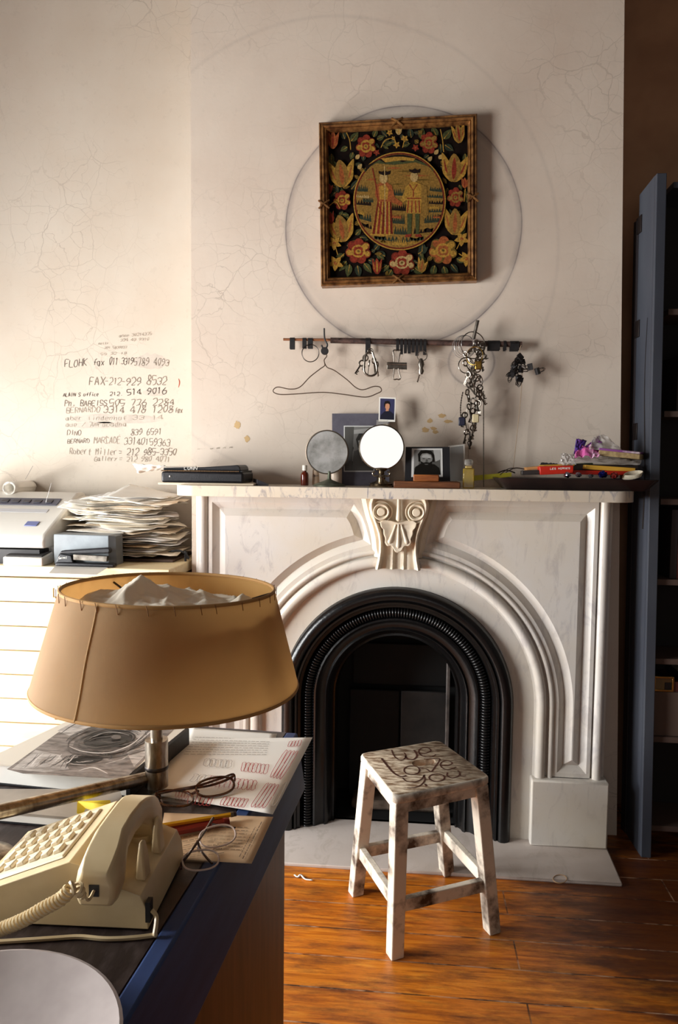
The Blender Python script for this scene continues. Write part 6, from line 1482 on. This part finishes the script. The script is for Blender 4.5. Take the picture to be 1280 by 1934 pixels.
cv([(357, 256), (395, 305), (440, 355), (485, 378), (525, 372)], .0068); cel(560, 336, 52, 30)
cv([(612, 318), (660, 330), (690, 345), (715, 315), (748, 262), (700, 258), (640, 262)])
cv([(752, 306), (800, 304), (832, 288), (800, 273), (764, 280), (752, 304), (778, 328), (815, 330), (858, 314)])
cv([(498, 386), (525, 410), (580, 414), (625, 396), (645, 366)]); cv([(640, 370), (648, 400), (625, 432), (580, 452), (528, 456)]); cel(728, 386, 52, 25)
cv([(800, 352), (798, 374), (830, 388), (868, 378), (884, 358), (868, 338)]); cv([(880, 358), (890, 374), (925, 374)], .004)
cv([(648, 428), (660, 444)], .006)
cvm.build('carved_words', carve, seat, smooth=0, fixn=False)
LB = [Vector((-.140, -.452, 0)), Vector((.137, -.312, 0)), Vector((.247, -.588, 0)), Vector((-.018, -.722, 0))]
LT = [p+(sc_-p)*.17 for p in S4]
sqx = (S4[1]-S4[0]).normalized(); sqy = (S4[1]-S4[2]).normalized()
def sq(c, h, z): return [Vector((c.x, c.y, z))+sqx*(h*i)+sqy*(h*j) for i, j in ((-1, -1), (1, -1), (1, 1), (-1, 1))]
def leg_at(i, z): return LB[i]+(LT[i]-LB[i])*(z/(SZ-.024))
for i in range(4): MB().loft([sq(LB[i], .0185, 0), sq(LT[i], .0195, SZ-.023)]).build('leg', spaint, stool, smooth=0, bevel=.003)
for i in range(4):
    j = (i+1) % 4
    for nm, z0, z1, th in (('seat_rail', SZ-.056, SZ-.024, .010), ('stretcher', .118, .152, .0095)):
        a, b = leg_at(i, (z0+z1)/2), leg_at(j, (z0+z1)/2); d = (b-a).normalized(); s = Vector((d.y, -d.x, 0))*th; a = a+d*.012; b = b-d*.012
        dz = .006*(i % 2) if nm == 'stretcher' else 0
        MB().hexa([v+Z*(z0+dz) for v in (a-s, b-s, b+s, a+s)], [v+Z*(z1+dz) for v in (a-s, b-s, b+s, a+s)]).build(nm, spaint, stool, smooth=0, bevel=.002)

# ================================================================ BLUE BOOKCASE AT THE RIGHT, ALCOVE THINGS, BITS ON THE FLOOR
bpaint = M('blue_grey_paint', (68, 71, 78), .5, c2=(54, 57, 66), scale=5, stretch=(1, 1, .3), bump=.08, bscale=40)
bdark = M('dark_case_back', (34, 30, 30), .8)
YB = -.142; BT = 2.19; BR = 1.75
def lx(z, o=0): return .778-.0155*z+o      # left side leans a little
bc_ = thing('bookcase', 'tall blue-grey painted bookcase standing to the right of the fireplace', 'bookcase', (1.2, 0, 0))
MB().hexa([(lx(0), YB+.02, 0), (lx(0)+.02, YB+.02, 0), (lx(0)+.02, .02, 0), (lx(0)-.004, .02, 0)], [(lx(BT), YB+.02, BT), (lx(BT)+.02, YB+.02, BT), (lx(BT)+.02, .02, BT-.01), (lx(BT)-.004, .02, BT-.01)]).build('side_panel', bpaint, bc_, smooth=0)
MB().hexa([(lx(0), YB, -.0), (lx(0)+.032, YB, 0), (lx(0)+.032, YB+.02, 0), (lx(0), YB+.02, 0)], [(lx(BT), YB, BT), (lx(BT)+.030, YB, BT), (lx(BT)+.030, YB+.02, BT), (lx(BT), YB+.02, BT)]).build('stile', bpaint, bc_, smooth=0, bevel=.002)
strip = MB().hexa([(lx(0)-.006, .021, 0), (lx(0)+.02, .021, 0), (lx(0)+.02, .05, 0), (lx(0)-.012, .05, 0)], [(lx(2.1)-.006, .021, 2.1), (lx(2.1)+.02, .021, 2.1), (lx(2.1)+.02, .05, 2.1), (lx(2.1)-.012, .05, 2.1)]).build('rear_strip', M('dark_edge', (46, 40, 42), .6), bc_, smooth=0)
for z in (2.08, 1.74, 1.40): MB().lohi((lx(z)-.0075, -.012, z-.028), (lx(z)+.002, .040, z+.028)).build('hinge', M('hinge', (40, 32, 30), .5, .5), bc_, bevel=.001)
tk = MB()
for k in range(12): tk.lathe([(0, -.002), (.003, -.001), (.003, .001), (0, .002)], 8, Matrix.Translation((lx(1.25+k*.072)-.002, .006, 1.25+k*.072)) @ Matrix.Rotation(PI/2, 4, 'Y'))
tk.build('tacks', dsteel, bc_)
MB().tube(cat_rom([Vector((lx(z)-.0022, -.085+.012*math.sin(z*9), z)) for z in (1.08, 1.2, 1.3, 1.4, 1.5, 1.58, 1.66, 1.76)], 4), lambda t: .0024*(1-t)+.0006, 5).build('split_in_board', M('split', (30, 22, 20), .9), bc_)
MB().lohi((BR-.02, YB, 0), (BR, .06, BT)).build('side_panel', bpaint, bc_, smooth=0)
MB().lohi((.80, .062, 0), (BR, .07, BT-.02)).build('back_board', bdark, bc_, smooth=0)
shelf_z = (.10, .40, .66, .92, 1.18, 1.46, 1.78, BT-.02)
for z in shelf_z: MB().lohi((.802, YB+.022, z-.018), (BR-.021, .060, z)).build('shelf', M('shelf_wood', (84, 66, 58), .6) if z < BT-.03 else bpaint, bc_, smooth=0)
br = random.Random(4)
bcol = [M('spine_%d' % i, c, .6) for i, c in enumerate(((52, 46, 48), (90, 40, 34), (40, 48, 60), (176, 166, 150), (64, 60, 44), (120, 108, 92)))]
hues = ['charcoal', 'dull red', 'slate blue', 'off-white', 'olive', 'stone coloured']
for zi, words in ((1, 'lower'), (3, 'middle'), (5, 'high')):
    x = .845
    for k in range(7):
        w_ = br.uniform(.018, .036); h_ = br.uniform(.17, .23); i = k % 6 if k < 6 else 0
        tag(MB().lohi((x, -.10, shelf_z[zi]), (x+w_, .05, shelf_z[zi]+h_)).build('book', bcol[i], bevel=.002), '%s book on the %s shelf of the blue-grey bookcase%s' % (hues[i], {'lower': 'second lowest', 'middle': 'fourth', 'high': 'sixth'}[words], ', last of its row' if k == 6 else ''), 'book', 'books in the blue-grey bookcase'); x += w_+.001
gf = thing('gilt_frame', 'small gilt picture frame standing on a shelf of the blue-grey bookcase', 'picture frame', (.845, -.08, shelf_z[2]))
a = at(1236, 1302, 'y', -.10); a.z = shelf_z[1]
gz0 = at(1240, 1304, 'y', -.10).z
gf.location = (.85, -.10, .40)
for p0, p1 in (((.806, 0), (.818, .16)), ((.888, 0), (.90, .16))): pass
sup = MB().lohi((.806, -.11, .40), (.90, -.03, gz0-.002)); tag(sup.build('card_box', M('card_box', (92, 74, 64), .7), bevel=.002), 'brown box under the small gilt frame in the blue-grey bookcase', 'box')
gf.location = (.85, -.09, gz0-.002)
fm = MB(); x0, x1, z0, z1 = .808, .872, gz0-.002, gz0+.048
for q in (((x0, z0), (x1, z0+.006)), ((x0, z1-.006), (x1, z1)), ((x0, z0+.006), (x0+.006, z1-.006)), ((x1-.006, z0+.006), (x1, z1-.006))): fm.lohi((q[0][0], -.105, q[0][1]), (q[1][0], -.090, q[1][1]))
fm.build('frame', M('bright_gilt', (206, 166, 96), .25, .9), gf, bevel=.001)
MB().lohi((x0+.005, -.098, z0+.005), (x1-.005, -.092, z1-.005)).build('picture', M('frame_picture', (128, 104, 70), .5), gf, smooth=0)
for k, (x0, z0, w_, h_, lab) in enumerate(((.700, 0, .05, .15, 'upright stone-grey brick on the floor between fireplace and bookcase'), (.702, .151, .045, .045, 'grey brick lying on the upright one beside the fireplace'), (.699, .197, .05, .05, 'topmost grey brick of the small stack beside the fireplace'))):
    tag(MB().lohi((x0, .10, z0), (x0+w_, .19, z0+h_)).build('brick', M('dusty_brick', (112, 100, 92), .85, c2=(86, 76, 70), scale=12), bevel=.004), lab, 'brick')
tag(MB().tube([at(1057+13*math.cos(2*PI*k/24), 1660+8*math.sin(2*PI*k/24), 'z', HZ+.0016) for k in range(24)], .0012, 6, True).build('rubber_band', M('tan_rubber', (176, 140, 100), .6)), 'tan rubber band lying on the front edge of the hearth', 'rubber band')
tag(MB().ribbon(cat_rom([at(x, y, 'z', .004) for x, y in ((556, 1652), (562, 1656), (568, 1652), (576, 1660), (590, 1662))], 4), .006, Z).build('paper_scrap', paper, solid=.001, fixn=False), 'curled white scrap on the floor beside the desk', 'scrap')
